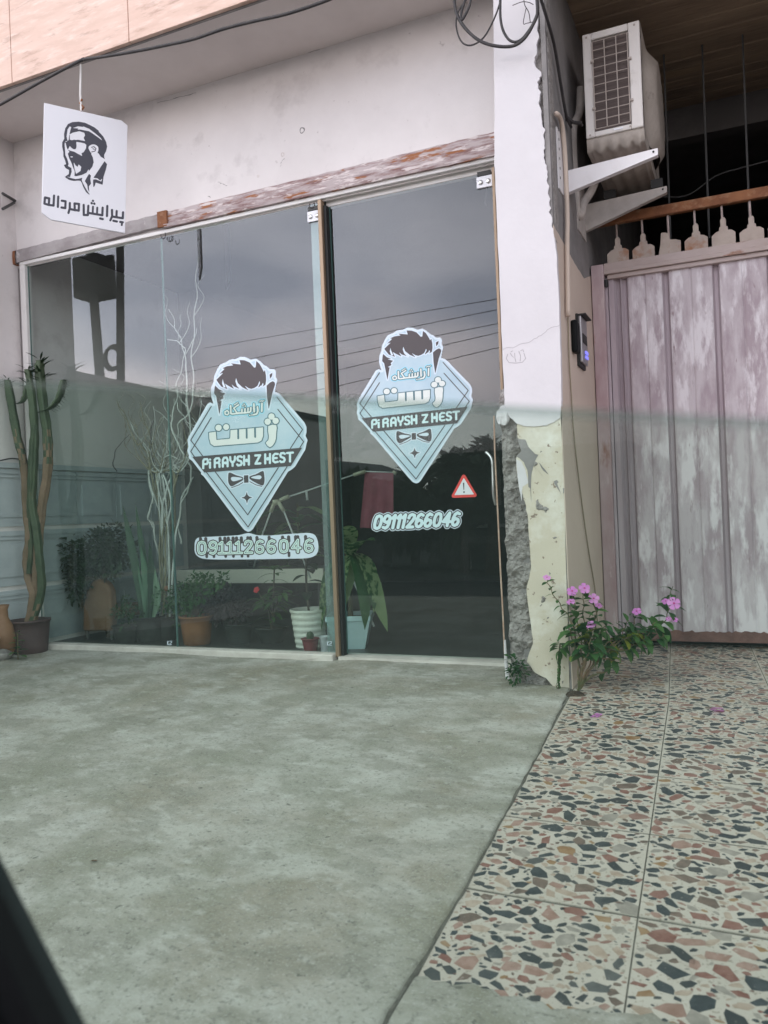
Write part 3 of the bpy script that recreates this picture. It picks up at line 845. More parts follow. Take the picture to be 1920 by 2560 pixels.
# hairline crack and the pencil scribble
ck = [(1258, 873), (1290, 866), (1330, 851), (1352, 838), (1376, 820), (1400, 812)]
def ribbon(px, y, w):
    P = [U(a, b, Y=y) for a, b in px]
    vs, fs = [], []
    for i, p in enumerate(P):
        d = (P[min(i + 1, len(P) - 1)] - P[max(i - 1, 0)]).normalized()
        n = Vector((-d.z, 0, d.x)) * w / 2
        vs += [p - n, p + n]
    for i in range(len(P) - 1): fs.append((2 * i, 2 * i + 1, 2 * i + 3, 2 * i + 2))
    return vs, fs
M['pencil'] = mat('pencil_grey', (.34, .31, .33), rough=.9, bump=0)
obj('hairline_crack', ribbon(rough_line(ck, 2.0, 4), YP - .0046, .0016), M['pencil'], pl)
zs4 = lambda x, y: (960 + x / 1.728, 600 + y / 1.728)
scr = [[(535, 492), (528, 512), (540, 530), (570, 532), (598, 528), (612, 512), (604, 488)], [(545, 488), (552, 500), (566, 512), (564, 488)], [(566, 512), (570, 528)], [(582, 480), (590, 500), (588, 524)], [(590, 478), (600, 474), (604, 484)], [(548, 484), (556, 478)]]
obj('pencil_scribble', join(*[ribbon([zs4(*q) for q in s], YP - .0047, .0026) for s in scr]), M['pencil'], pl)

# ------------------------------------------------------------------ side wall of the passage
XW = 1.362
sw = thing('passage_wall', 'side wall of the gate recess, beige paint below and bare dark cement above', 'wall', (1.36, .1, 0))
obj('cement_wall', box(1.3405, XW, YP + .004, 6.0, -.12, TOP + .3), M['cement_dark'], sw)
PX = [(1380, 556), (1390, 575), (1416, 618), (1429, 645), (1445, 672), (1461, 697), (1481, 690)]
B = [U(a, b, X=XW + .004) for a, b in PX]
poly = [(XW + .004, p.y, p.z) for p in B] + [(XW + .004, .75, B[-1].z), (XW + .004, .75, -.1), (XW + .004, YP, -.1), (XW + .004, YP, B[0].z)]
pp = rough_line([(p[1], p[2]) for p in poly], .003, 4, closed=True)
obj('beige_skin', prism([(XW + .004, max(y, YP), z) for y, z in pp], (-.004, 0, 0)), M['beige_side'], sw)
# ragged broken plaster along the corner above
def corner_rag():
    vs, fs = [], []
    zs = np.linspace(1.95, 3.35, 70)
    for z in zs:
        a = R.uniform(0, .018)
        vs += [(1.31, YP + .022, z), (1.345 + a * .4, YP + .012 + a, z), (XW + .006 - a * .3, YP + .03 + a, z), (XW + .002, YP + .12, z)]
    for i in range(len(zs) - 1):
        for k in range(3): fs.append((i * 4 + k, i * 4 + k + 1, i * 4 + k + 5, i * 4 + k + 4))
    return vs, fs
obj('ragged_corner', corner_rag(), M['cement'], sw)
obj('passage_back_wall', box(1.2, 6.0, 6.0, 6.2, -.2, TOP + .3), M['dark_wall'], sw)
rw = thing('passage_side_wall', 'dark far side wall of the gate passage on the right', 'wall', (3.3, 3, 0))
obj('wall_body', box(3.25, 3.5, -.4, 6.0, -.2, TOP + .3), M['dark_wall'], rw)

# passage ceiling of board marked concrete: boards are pieces
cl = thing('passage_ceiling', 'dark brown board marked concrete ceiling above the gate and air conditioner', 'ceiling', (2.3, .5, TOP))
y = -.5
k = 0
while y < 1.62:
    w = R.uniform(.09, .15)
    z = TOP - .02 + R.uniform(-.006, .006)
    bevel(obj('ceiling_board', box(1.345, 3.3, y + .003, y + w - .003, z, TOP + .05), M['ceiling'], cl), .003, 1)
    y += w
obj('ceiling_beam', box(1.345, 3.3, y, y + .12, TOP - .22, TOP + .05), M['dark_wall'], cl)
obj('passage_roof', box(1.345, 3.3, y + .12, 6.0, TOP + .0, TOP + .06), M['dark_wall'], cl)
obj('passage_floor', ([(1.3, .95, -.02), (3.5, .95, -.02), (3.5, 6.2, -.02), (1.3, 6.2, -.02)], [(0, 1, 2, 3)]), M['dark_wall'], kind='structure')

# ================================================================== gate
YG = .60
gt = thing('metal_gate', 'metal gate with flaking lilac white paint and a row of stepped spikes on top', 'gate', (2.1, YG, 0))
GX0, GX1 = 1.37, 3.25
bevel(obj('left_frame', box(GX0, 1.437, YG - .05, YG + .02, .02, 2.085), M['gate_frame'], gt), .004)
bevel(obj('frame_rib', box(1.437, 1.452, YG - .02, YG + .02, .03, 2.01), M['gate_groove_shade'], gt), .003)
bevel(obj('frame_rib', box(1.455, 1.485, YG - .012, YG + .02, .03, 2.01), M['gate_groove_shade'], gt), .003)
bevel(obj('top_rail', box(1.437, GX1, YG - .03, YG + .03, 2.052, 2.093), M['gate_top'], gt), .004)
bevel(obj('rail_lip', box(1.437, GX1, YG - .045, YG + .03, 2.028, 2.0515), M['gate_top'], gt), .004)
bevel(obj('lower_lip', box(1.452, GX1, YG - .028, YG + .02, 2.004, 2.0275), M['gate_top'], gt), .004)
ko = []
kx = np.linspace(1.452, GX1, 120)
zt = [.062 + .016 * abs(nz(x * 9, 3.3, 3)) for x in kx]
obj('kick_rail', box(1.452, GX1, YG - .010, YG + .02, .016, .062), M['gate_kick'], gt)
vs, fs = [], []
for x, zz in zip(kx, zt): vs += [(x, YG - .0093, .055), (x, YG - .0093, zz + .004)]
for i in range(len(kx) - 1): fs.append((2 * i, 2 * i + 2, 2 * i + 3, 2 * i + 1))
obj('rust_edge', (vs, fs), M['gate_kick'], gt)
# folded sheet: flats and grooves as separate strips
gx = 1.485
edges = [1.485, 1.520, 1.735, 1.985, 2.245, 2.505, 2.765, 3.025, 3.25]
def fold(x0, x1, prof):
    vs, fs = [], []
    zs = list(np.linspace(.03, 2.012, 26))
    for z in zs:
        for (a, d) in prof:
            x = x0 + (x1 - x0) * a
            vs.append((x, YG - .004 + d + .0018 * nz(x * 7, z * 3, 1.2), z))
    n = len(prof)
    for i in range(len(zs) - 1):
        for k in range(n - 1): fs.append((i * n + k, i * n + k + 1, (i + 1) * n + k + 1, (i + 1) * n + k))
    return vs, fs
for i, (a, b) in enumerate(zip(edges[:-1], edges[1:])):
    gw = .036
    obj('panel_groove', fold(a, a + gw, [(0, 0), (.3, .026), (.72, .026), (1, 0)]), M['gate_groove_shade'], gt)
    m = (a + gw + b) / 2
    obj('panel_strip', fold(a + gw, b, [(0, 0), (.05, -.004), (.46, -.004), (.5, .002), (.54, -.004), (.95, -.004), (1, 0)]), M['gate'], gt)
# stepped spikes, bars and rust rail
sp = .134
SPK = [(0, 0), (.078, 0), (.078, .060), (.066, .074), (.054, .077), (.053, .094), (.0485, .096), (.0485, .128), (.044, .140), (.036, .140), (.030, .130), (.030, .096), (.026, .094), (.025, .077), (.013, .071), (0, .055)]
x = 1.455
while x < 3.2:
    f_ = R.uniform(.94, 1.06)
    half = 1.7 < x < 1.8
    pol = [(a, b * f_) for a, b in SPK]
    if half: pol = [(0, 0), (.078, 0), (.078, .066), (.06, .076), (.04, .08), (.038, .112), (.025, .122), (0.012, .122), (0.008, .06)]
    obj('spike_plate', prism([(x + a * 1.47, YG - .004, 2.093 + b) for a, b in pol], (0, .006, 0)), M['spike'], gt)
    obj('spike_bar', tube([(x + .056, YG + .012, 2.09), (x + .053, YG + .012, 2.335)], .006, 6), M['gate_top'], gt)
    x += sp
bevel(obj('rust_rail', box(1.385, GX1, YG - .016, YG + .024, 2.308, 2.362), M['rust_bar'], gt), .006)
bevel(obj('hinge_lug', tube([(1.447, YG - .035, 1.96), (1.447, YG - .035, 2.0)], .011, 8), M['dark_gap'], gt), .002)
for px, tp in ((1672, 2.95), (1769, 2.9), (1871, 3.0)):
    p = U(px, 490, Y=YG + .35)
    tag(obj('hanger_rod', tube([(p.x, p.y, 2.25), (p.x + .004, p.y, TOP)], .006, 6), M['pole'], loc=(p.x, p.y, 2.25)), {1672: 'left thin steel rod hanging behind the gate rail, next to the air conditioner', 1769: 'middle thin steel rod hanging behind the gate rail', 1871: 'right thin steel rod hanging behind the gate rail'}[px], 'rod', 'rods hanging behind the gate')

# ================================================================== air conditioner on brackets
ac = thing('air_conditioner', 'white outdoor air conditioner unit with a wire guard, on two brackets above the gate', 'air conditioner', (1.58, .4, 2.5))
ax0, ax1, ay0, ay1, az0, az1 = 1.452, 1.722, .05, .86, 2.565, 3.075
fw = .042
o = obj('end_frame', join(box(ax0, ax0 + fw, ay0, ay0 + .02, az0, az1), box(ax1 - .055, ax1, ay0, ay0 + .02, az0, az1),
                          box(ax0 + fw, ax1 - .055, ay0, ay0 + .02, az1 - .035, az1), box(ax0 + fw, ax1 - .055, ay0, ay0 + .02, az0, az0 + .026)), M['ac_white'], ac)
bevel(o, .005)
obj('coil', box(ax0 + .03, ax1 - .04, ay0 + .016, ay0 + .05, az0 + .02, az1 - .02), M['ac_fin'], ac)
obj('casing', join(box(ax0, ax1 - .012, ay0 + .021, ay1, az1 - .012, az1), box(ax0, ax0 + .012, ay0 + .021, ay1, az0, az1 - .012)), M['ac_white'], ac)
# bulging front face with the fan ring, facing the passage
vs, fs = [], []
NY, NZ = 26, 18
for i in range(NY + 1):
    for k in range(NZ + 1):
        a, b = i / NY, k / NZ
        y, z = ay0 + .021 + (ay1 - ay0 - .021) * a, az0 + (az1 - az0) * b
        r = math.hypot((y - .46) / .26, (z - 2.81) / .26)
        d = .052 * max(0, min(1, (1.12 - r) * 4)) if r > .86 else .052
        vs.append((ax1 + .002 + d, y, z))
for i in range(NY):
    for k in range(NZ):
        fs.append((i * (NZ + 1) + k, (i + 1) * (NZ + 1) + k, (i + 1) * (NZ + 1) + k + 1, i * (NZ + 1) + k + 1))
obj('fan_front', (vs, fs), M['ac_dirty'], ac, smooth=True)
# ribbed base pan
vs, fs = [], []
for i in range(61):
    x = ax0 + (ax1 - ax0) * i / 60
    w = .012 * (.5 + .5 * math.sin(i / 60 * 2 * math.pi * 4.5))
    e = 1 if 4 < i < 56 else 0
    vs += [(x, ay0 + .012, az0), (x, ay0 + .020, az0 - .075 + (.026 * math.sin(i * .235) ** 2 if e else 0.012)), (x, ay0 + .10, az0 - .060 - w * e), (x, ay1 - .1, az0 - .058 - w * e), (x, ay1, az0 - .05), (x, ay1, az0)]
for i in range(60):
    for k in range(5): fs.append((i * 6 + k, i * 6 + k + 1, i * 6 + k + 7, i * 6 + k + 6))
obj('base_pan', (vs, fs), M['ac_dirty'], ac, smooth=True)
obj('base_side', box(ax1 - .004, ax1 + .001, ay0 + .02, ay1, az0 - .06, az0), M['ac_dirty'], ac)
obj('badge', box(1.585, 1.628, ay0 - .003, ay0 + .001, az0 + .010, az0 + .018), M['sign_white'], ac)
gx0, gx1, gz0, gz1 = ax0 + fw + .006, ax1 - .058, az0 + .034, az1 - .05
yw = ay0 - .006
for k in range(11):
    z = gz0 + (gz1 - gz0) * k / 10
    obj('guard_bar', tube([(gx0, yw, z), (gx1, yw, z)], .0021, 5), M['wire'], ac)
for x in (gx0, gx0 + (gx1 - gx0) * .34, gx0 + (gx1 - gx0) * .68, gx1):
    obj('guard_bar', tube([(x, yw - .003, gz0), (x, yw - .003, gz1)], .0028, 5), M['wire'], ac)
for x, z in ((gx0 - .004, 2.93), (gx1 + .008, 2.90), (gx0 - .004, 2.70), (gx1 + .008, 2.70)):
    obj('guard_clip', box(x - .008, x + .008, ay0 - .01, ay0, z - .005, z + .005), M['wire'], ac)
for x, z in ((ax0 + .02, az1 - .018), (ax1 - .024, az1 - .018), (ax0 + .02, az0 + .012), (ax1 - .06, az0 + .013)):
    obj('screw', tube([(x, ay0 - .003, z), (x, ay0 + .001, z)], .005, 8), M['wire'], ac)

def bracket(label, y, zt, zr, tip, m):
    b = thing('wall_bracket', label, 'bracket', (1.37, y, zr), 'air conditioner wall brackets')
    x0 = XW + .004
    # tapered channel: web, top flange, plate on the wall
    web = [(x0, zr), (x0, zt), (tip, zt + .018), (tip, zt - .012)]
    obj('arm', prism([(x, y, z) for x, z in web], (0, .004, 0)), m, b)
    obj('arm_flange', prism([(x0, y + .004, zt), (tip, y + .004, zt + .018), (tip, y + .04, zt + .018), (x0, y + .04, zt)], (0, 0, -.004)), m, b)
    obj('arm_lip', prism([(x0, y - .004, zr), (tip, y - .004, zt - .012), (tip, y + .03, zt - .012), (x0, y + .03, zr)], (0, 0, -.003)), m, b)
    wp_ = obj('wall_plate', box(XW, x0 + .002, y - .225, y + .006, zr - .06, zt + .12), m, b)
    for k in range(6):
        z = zr + (zt + .12 - zr) * k / 5
        obj('plate_hole', tube([(x0 - .001, y - .19, z), (x0 + .0026, y - .19, z)], .007, 8), M['dark_gap'], b)
    obj('tip_bolt', tube([(tip - .02, y - .003, zt + .004), (tip - .02, y + .002, zt + .004)], .005, 8), M['dark_gap'], b)
    return b
bracket('clean white bracket nearer the street under the air conditioner', -.02, 2.40, 2.295, 1.787, M['bracket'])
b2 = bracket('dusty white bracket under the rear of the air conditioner, just above the rusty gate rail', .45, 2.39, 2.25, 1.789, M['bracket_dirty'])
for x in (1.50, 1.74):
    obj('rubber_foot', box(x - .03, x + .03, .452, .49, 2.396 + (x - 1.37) * .04, 2.44 + (x - 1.37) * .04), M['dark_gap'], b2)
z1 = lambda x, y: (1380 + x / 4.022, 20 + y / 4.022)
pw = [z1(290, 800), z1(275, 1050), z1(215, 1200), z1(215, 1500), z1(235, 1800), z1(250, 2050), z1(290, 2080), z1(320, 1960), z1(390, 1850), z1(430, 1760)]
pd = [.25, .25, .2, .2, .22, .25, .27, .3, .36, .42]
tag(obj('coolant_pipe', tube(spline([U(*p, Y=d) for p, d in zip(pw, pd)], 5), .021, 9), M['pipe_wrap'], smooth=True, loc=(1.42, .2, 2.4)), 'wrapped grey coolant pipe hanging between the wall and the air conditioner', 'pipe')
cp = [z1(40, 1060), z1(90, 1130), z1(125, 1400), z1(145, 1800), z1(155, 2150), (1418, 600), (1419, 700), (1420, 790)]
P = [U(*p, X=XW + .02) for p in cp]
tag(obj('cable_conduit', tube(spline(P, 4), .011, 8), M['beige_side'], smooth=True, loc=tuple(P[-1])), 'pale cable conduit running down the passage wall beside the front bracket', 'conduit')
P = [U(*p, X=XW + .012) for p in ((1420, 790), (1423, 900), (1428, 980), (1436, 1100), (1455, 1260), (1472, 1380), (1487, 1470), (1494, 1560))]
tag(obj('thin_cable', tube(spline(P, 4), .0035, 5), mat('dusty_cable', (.26, .22, .16), rough=.8, bump=0), loc=tuple(P[-1])), 'thin dusty cable slanting down the beige passage wall to the flowers', 'cable')
P = [U(*p, X=XW + .02) for p in ((1340, -40), (1362, 30), (1385, 110), (1402, 210), (1416, 290), (1428, 318))]
tag(obj('wall_cable', tube(spline(P, 4), .007, 6), M['cable'], loc=tuple(P[-1])), 'black cable running down the bare cement wall left of the air conditioner', 'cable')
P = [U(*p, Y=.0) for p in ((1386, 275), (1390, 283), (1410, 288), (1425, 300), (1438, 307), (1455, 306))]
tag(obj('tangled_cable', join(tube(spline(P, 5), .008, 6), tube(spline([p + Vector((0, .02, .012 * math.sin(i * 2))) for i, p in enumerate(P)], 5), .006, 6)), M['cable'], loc=tuple(P[0])), 'knot of black cables bunched behind the air conditioner at the wall', 'cable')

for pts, Y_, r_, lab in (([(1600, 258), (1740, 258), (1850, 252), (1960, 244)], 1.9, .007, 'lower dark cable crossing the passage right of the air conditioner'), ([(1600, 250), (1700, 240), (1800, 226), (1960, 196)], 1.85, .005, 'upper dark cable slanting across the passage right of the air conditioner'), ([(1660, 492), (1720, 488), (1790, 440), (1860, 418), (1960, 392)], 1.3, .004, 'thin faint wire sagging behind the gate rods')):
    P = [U(*p, Y=Y_) for p in pts]
    tag(obj('passage_cable', tube(spline(P, 5), r_, 5), M['cable'] if r_ > .0045 else M['pole'], loc=tuple(P[0])), lab, 'cable', 'cables across the passage')
P = [U(*p, Y=.10) for p in ((1120, 418), (1150, 438), (1185, 452), (1225, 466), (1250, 474))]
dw = thing('door_wire', 'black wire with a dangling plug inside the top right corner of the glass door', 'wire', tuple(P[0]))
obj('lead', tube(spline(P, 5), .004, 5), M['cable'], dw)
P = [U(*p, Y=.10) for p in ((1217, 464), (1218, 478), (1216, 492), (1213, 503), (1216, 516))]
obj('plug_lead', tube(spline(P, 4), [.008 - .0003 * k for k in range(17)], 6), M['cable'], dw)

# intercom and meter box on the passage wall
ic = thing('intercom', 'grey metal door intercom with two blue lights on the beige passage wall', 'intercom', (XW + .02, .12, 1.58))
x0 = XW + .004
bevel(obj('backplate', box(x0, x0 + .012, .035, .215, 1.455, 1.715), M['dark_gap'], ic), .003)
bevel(obj('faceplate', box(x0 + .012, x0 + .026, .045, .205, 1.475, 1.705), M['intercom'], ic), .004)
obj('hood', box(x0 + .012, x0 + .05, .04, .21, 1.706, 1.712), M['dark_gap'], ic)
obj('speaker_grille', box(x0 + .0262, x0 + .029, .07, .18, 1.575, 1.62), M['dark_gap'], ic)
for z in (1.535, 1.512):
    obj('call_button', box(x0 + .0262, x0 + .031, .13, .19, z - .007, z + .007), M['led'], ic)
bx = tag(obj('junction_box', box(x0, x0 + .03, -.105, -.02, 1.50, 1.655), M['black_plastic'], loc=(x0, -.06, 1.5)), 'black box mounted beside the intercom, nearer the street', 'junction box')
bevel(bx, .01)

# ================================================================== left boundary wall with tiled dado
bw = thing('boundary_wall', 'pale side wall at far left, embossed tiles on its lower part, behind the cactus', 'wall', (-2.4, -.8, -.1))
XL = -2.325
obj('tall_wall', box(XL - .16, XL, -.48, .0, -.15, TOP + .05), M['white_plaster'], bw)
obj('low_wall', prism([(XL - .16, -.4805, -.15), (XL - .16, -.4805, 1.90), (XL - .16, -4.3, 1.84), (XL - .16, -4.3, -.3)], (.16, 0, 0)), M['white_plaster'], bw)
zz0 = -.12
rows = [(.0, .36), (.39, .75), (.78, 1.16)]
yv = 0
y = -.002
while y > -2.6:
    yb = y - .40
    for (a, b) in rows:
        t = obj('dado_tile', box(XL, XL + .010, yb + .003, y - .003, a + .0, b), M['dado'], bw)
        obj('tile_panel', box(XL + .010, XL + .018, yb + .05, y - .05, a + .06, b - .09), M['dado'], bw)
        for q in range(2):
            obj('tile_ridge', box(XL + .010, XL + .020, yb + .003, y - .003, b - .058 + q * .026, b - .044 + q * .026), M['dado'], bw)
    y = yb
obj('dado_cap', box(XL, XL + .026, -2.6, -.002, 1.165, 1.20), M['dado'], bw)
P = [Vector((XL + .03, -.01 - i * .12, 1.215 + .014 * math.sin(i * 1.9))) for i in range(18)]
tag(obj('dado_cable', tube(spline(P, 4), .005, 5), M['cable'], loc=(XL + .03, -.5, 1.2)), 'thin wavy black cable lying along the top of the tiled dado', 'cable')
fx = thing('wall_bracket_frame', 'dark triangular steel bracket on the white wall at the far left edge, left of the hanging sign', 'bracket', (XL + .02, -.3, 2.9))
a = U(38, 502, X=XL + .02); b_ = U(-10, 488, X=XL + .02); c_ = U(-10, 527, X=XL + .02)
obj('upper_arm', tube([a, b_ + Vector((.06, 0, .0))], .009, 6), M['pole'], fx)
obj('lower_arm', tube([a + Vector((-.004, -.004, -.012)), c_ + Vector((.06, 0, 0))], .009, 6), M['pole'], fx)
obj('lamp_plate', prism([a + Vector((-.006, -.01, -.004)), b_ + Vector((.05, 0, -.004)), c_ + Vector((.05, 0, .004))], (.004, 0, 0)), M['white_plaster'], fx)

# ================================================================== overhead cable and cable loops
P = [U(*p, Y=-.572) for p in ((-160, 350), (0, 262), (110, 200), (200, 152), (212, 148), (250, 143), (330, 130), (430, 110), (490, 96), (560, 72), (640, 52), (720, 34), (820, 0), (900, -36))]
tag(obj('overhead_cable', tube(spline(P, 4), .0085, 7), M['cable'], smooth=True, loc=tuple(P[3])), 'black cable strung along the lower edge of the pink marble fascia', 'cable')
z2 = lambda x, y: (1100 + x / 5.184, y / 5.184)
loops = [([(185, -180), (190, 60), (225, 200), (300, 330), (420, 460), (560, 550), (720, 595), (880, 605), (1000, 575), (1110, 480), (1200, 330), (1260, 180), (1250, -60)], .0072, 'thickest black cable loop sagging across the top of the white pillar'),
         ([(785, -160), (780, 60), (785, 250), (820, 400), (890, 510), (970, 545), (1050, 515), (1120, 440), (1200, 320), (1255, 190)], .006, 'black cable loop hanging in front of the white pillar, inside the thickest loop'),
         ([(790, -10), (740, 150), (680, 290), (600, 440), (520, 530), (430, 580), (350, 585), (280, 540), (230, 440), (208, 300), (230, 170), (290, 70), (350, -20)], .0038, 'thin cable loop left of the pillar top, crossing the thickest loop'),
         ([(405, -40), (380, 80), (330, 190), (280, 260), (275, 180), (300, 80), (335, -30)], .006, 'short folded cable end hanging left of the cable loops')]
for pts, r, lab in loops:
    P = [U(*z2(*p), Y=-.50) for p in pts]
    tag(obj('cable_loop', tube(spline(P, 5), r, 7), M['cable'], smooth=True, loc=tuple(P[len(P) // 2])), lab, 'cable', 'cable loops by the pillar')
for pts, lab in (([(1085, -20), (1100, 70), (1150, 160), (1170, 290)], 'dry twig of wire with a kink, right one at the pillar top'), ([(940, 70), (1060, 25), (1150, 30), (1210, 60)], 'short stray wire lying across the white pillar top'), ([(1115, 110), (1080, 300), (1130, 300), (1220, 280)], 'thin bent wire below the kinked twig at the pillar top')):
    P = [U(*z2(*p), Y=-.44) for p in pts]
    tag(obj('stray_wire', tube(spline(P, 4), .0018, 4), M['cable'], loc=tuple(P[0])), lab, 'wire', 'stray wires at the pillar top')

# ================================================================== flat print: distance fields turned into clean meshes
def seg_d(X, Y, a, b):
    ax, ay = a
    dx, dy = b[0] - ax, b[1] - ay
    L = dx * dx + dy * dy or 1e-9
    t = np.clip(((X - ax) * dx + (Y - ay) * dy) / L, 0, 1)
    return np.hypot(X - ax - t * dx, Y - ay - t * dy)

def s_poly(P):
    def f(X, Y):
        d = np.full(X.shape, 1e9)
        ins = np.zeros(X.shape, bool)
        n = len(P)
        for i in range(n):
            a, b = P[i], P[(i + 1) % n]
            d = np.minimum(d, seg_d(X, Y, a, b))
            if a[1] != b[1]:
                c = ((a[1] > Y) != (b[1] > Y)) & (X < (b[0] - a[0]) * (Y - a[1]) / (b[1] - a[1]) + a[0])
                ins ^= c
        return np.where(ins, -d, d)
    f.b = (min(p[0] for p in P), min(p[1] for p in P), max(p[0] for p in P), max(p[1] for p in P))
    return f

def s_line(P, w):
    def f(X, Y):
        d = np.full(X.shape, 1e9)
        for a, b in zip(P[:-1], P[1:]): d = np.minimum(d, seg_d(X, Y, a, b))
        return d - w / 2
    f.b = (min(p[0] for p in P) - w, min(p[1] for p in P) - w, max(p[0] for p in P) + w, max(p[1] for p in P) + w)
    return f

def s_dot(c, r):
    return s_line([c, (c[0] + .01, c[1])], 2 * r)

def s_union(L, grow=0, minus=()):
    L = list(L)
    def f(X, Y):
        d = L[0](X, Y)
        for g in L[1:]: d = np.minimum(d, g(X, Y))
        d = d - grow
        for g in minus: d = np.maximum(d, -g(X, Y))
        return d
    f.b = (min(g.b[0] for g in L) - grow, min(g.b[1] for g in L) - grow, max(g.b[2] for g in L) + grow, max(g.b[3] for g in L) + grow)
    return f

def smooth(P, n=4):
    Q = [Vector((p[0], p[1], 0)) for p in P]
    Q = [Q[-1]] + Q + [Q[0], Q[1]]
    out = []
    for i in range(1, len(Q) - 2):
        for k in range(n):
            t = k / n
            p0, p1, p2, p3 = Q[i - 1], Q[i], Q[i + 1], Q[i + 2]
            v = .5 * ((2 * p1) + (-p0 + p2) * t + (2 * p0 - 5 * p1 + 4 * p2 - p3) * t * t + (-p0 + 3 * p1 - 3 * p2 + p3) * t ** 3)
            out.append((v.x, v.y))
    return out

def flat(f, step):
    """marching squares over a distance field: 2D verts and faces"""
    x0, y0, x1, y1 = f.b
    nx, ny = int((x1 - x0) / step) + 4, int((y1 - y0) / step) + 4
    gx = x0 - 1.5 * step + np.arange(nx) * step
    gy = y0 - 1.5 * step + np.arange(ny) * step
    X, Y = np.meshgrid(gx, gy)
    D = f(X, Y)
    vs, fs, cache = [], [], {}
    def vert(k, p):
        if k not in cache:
            cache[k] = len(vs); vs.append(p)
        return cache[k]
    I = D < 0
    cnt = I[:-1, :-1].astype(int) + I[:-1, 1:] + I[1:, :-1] + I[1:, 1:]
    for j in range(ny - 1):
        row = cnt[j]
        nzr = np.nonzero(row)[0]
        i = 0
        L = list(nzr)
        while i < len(L):
            c = L[i]
            if row[c] == 4:
                e = c
                while e + 1 < nx - 1 and row[e + 1] == 4: e += 1
                q = []
                for (jj, ii) in ((j, c), (j, e + 1), (j + 1, e + 1), (j + 1, c)):
                    q.append(vert((jj, ii), (gx[ii], gy[jj])))
                fs.append(q)
                i += e - c + 1
                continue
            pts = []
            cor = [(j, c), (j, c + 1), (j + 1, c + 1), (j + 1, c)]
            for k in range(4):
                a, b = cor[k], cor[(k + 1) % 4]
                da, db = D[a], D[b]
                if da < 0: pts.append(vert(a, (gx[a[1]], gy[a[0]])))
                if (da < 0) != (db < 0):
                    t = da / (da - db)
                    key = (min(a, b), max(a, b))
                    pts.append(vert(key, (gx[a[1]] + (gx[b[1]] - gx[a[1]]) * t, gy[a[0]] + (gy[b[0]] - gy[a[0]]) * t)))
            if len(pts) > 2: fs.append(pts)
            i += 1
    return vs, fs

DIG = {  # stroke digits in a 1 x 1.6 cell
    '0': [[(.5, 0), (.2, .12), (.08, .5), (.08, 1.1), (.2, 1.48), (.5, 1.6), (.8, 1.48), (.92, 1.1), (.92, .5), (.8, .12), (.5, 0)]],
    '1': [[(.2, .38), (.52, 0), (.52, 1.6)]],
    '1s': [[(.2, .34), (.52, .06), (.52, 1.58)], [(.12, 1.58), (.9, 1.58)]],
    '2': [[(.1, .42), (.2, .1), (.5, 0), (.82, .12), (.88, .42), (.7, .8), (.1, 1.58), (.92, 1.58)]],
    '4': [[(.72, 1.6), (.72, 0), (.05, 1.08), (1.0, 1.08)]],
    '6': [[(.85, .15), (.55, 0), (.25, .2), (.1, .7), (.1, 1.2), (.25, 1.5), (.5, 1.6), (.8, 1.48), (.92, 1.18), (.82, .86), (.5, .74), (.2, .88), (.1, 1.1)]],
    '9': [[(.9, .5), (.8, .15), (.5, 0), (.2, .12), (.08, .45), (.2, .76), (.5, .88), (.8, .74), (.9, .45), (.9, .95), (.75, 1.42), (.5, 1.6), (.18, 1.48)]],
}
LAT = {
    'P': [[(.1, 1), (.1, .2), (.25, .02), (.7, .02), (.8, .2), (.8, .4), (.65, .56), (.3, .56)]],
    'i': [[(.3, .42), (.3, 1)], [(.3, .1), (.31, .1)]],
    'R': [[(.1, 1), (.1, .15), (.3, .02), (.7, .02), (.82, .18), (.8, .38), (.62, .52), (.8, .66), (.82, 1)], [(.1, .52), (.62, .52)]],
    'A': [[(.1, 1), (.1, .25), (.28, .02), (.65, .02), (.82, .25), (.82, 1)], [(.1, .6), (.82, .6)]],
    'Y': [[(.1, 0), (.12, .35), (.3, .56), (.62, .56), (.8, .35), (.82, 0)], [(.46, .56), (.46, 1)]],
    'S': [[(.8, .1), (.6, .0), (.25, .02), (.12, .2), (.22, .42), (.68, .56), (.8, .78), (.66, .98), (.25, 1), (.1, .88)]],
    'H': [[(.1, 0), (.1, 1)], [(.82, 0), (.82, 1)], [(.1, .52), (.82, .52)]],
    'Z': [[(.08, .04), (.82, .04), (.12, .96), (.85, .96)]],
    'E': [[(.82, .06), (.4, .02), (.14, .2), (.1, .5), (.14, .82), (.4, .98), (.82, .94)], [(.14, .5), (.66, .5)]],
    'T': [[(.02, .04), (.9, .04)], [(.46, .04), (.46, 1)]],
}

def run_text(chars, table, xs, y0, y1, hw, slope, w, shear=0):
    """strokes placed letter by letter; xs = centres, hw = cell width, the baseline rises by slope"""
    out = []
    for ch, cx in zip(chars, xs):
        T = table[ch]
        hh = 1.6 if table is DIG else 1.0
        for st in T:
            P = []
            for a, b in st:
                v = b / hh
                x = cx + (a - .5) * hw + shear * (.5 - v) * (y1 - y0)
                P.append((x, y0 + v * (y1 - y0) + slope * (x - xs[0])))
            out.append(s_line(P, w))
    return out

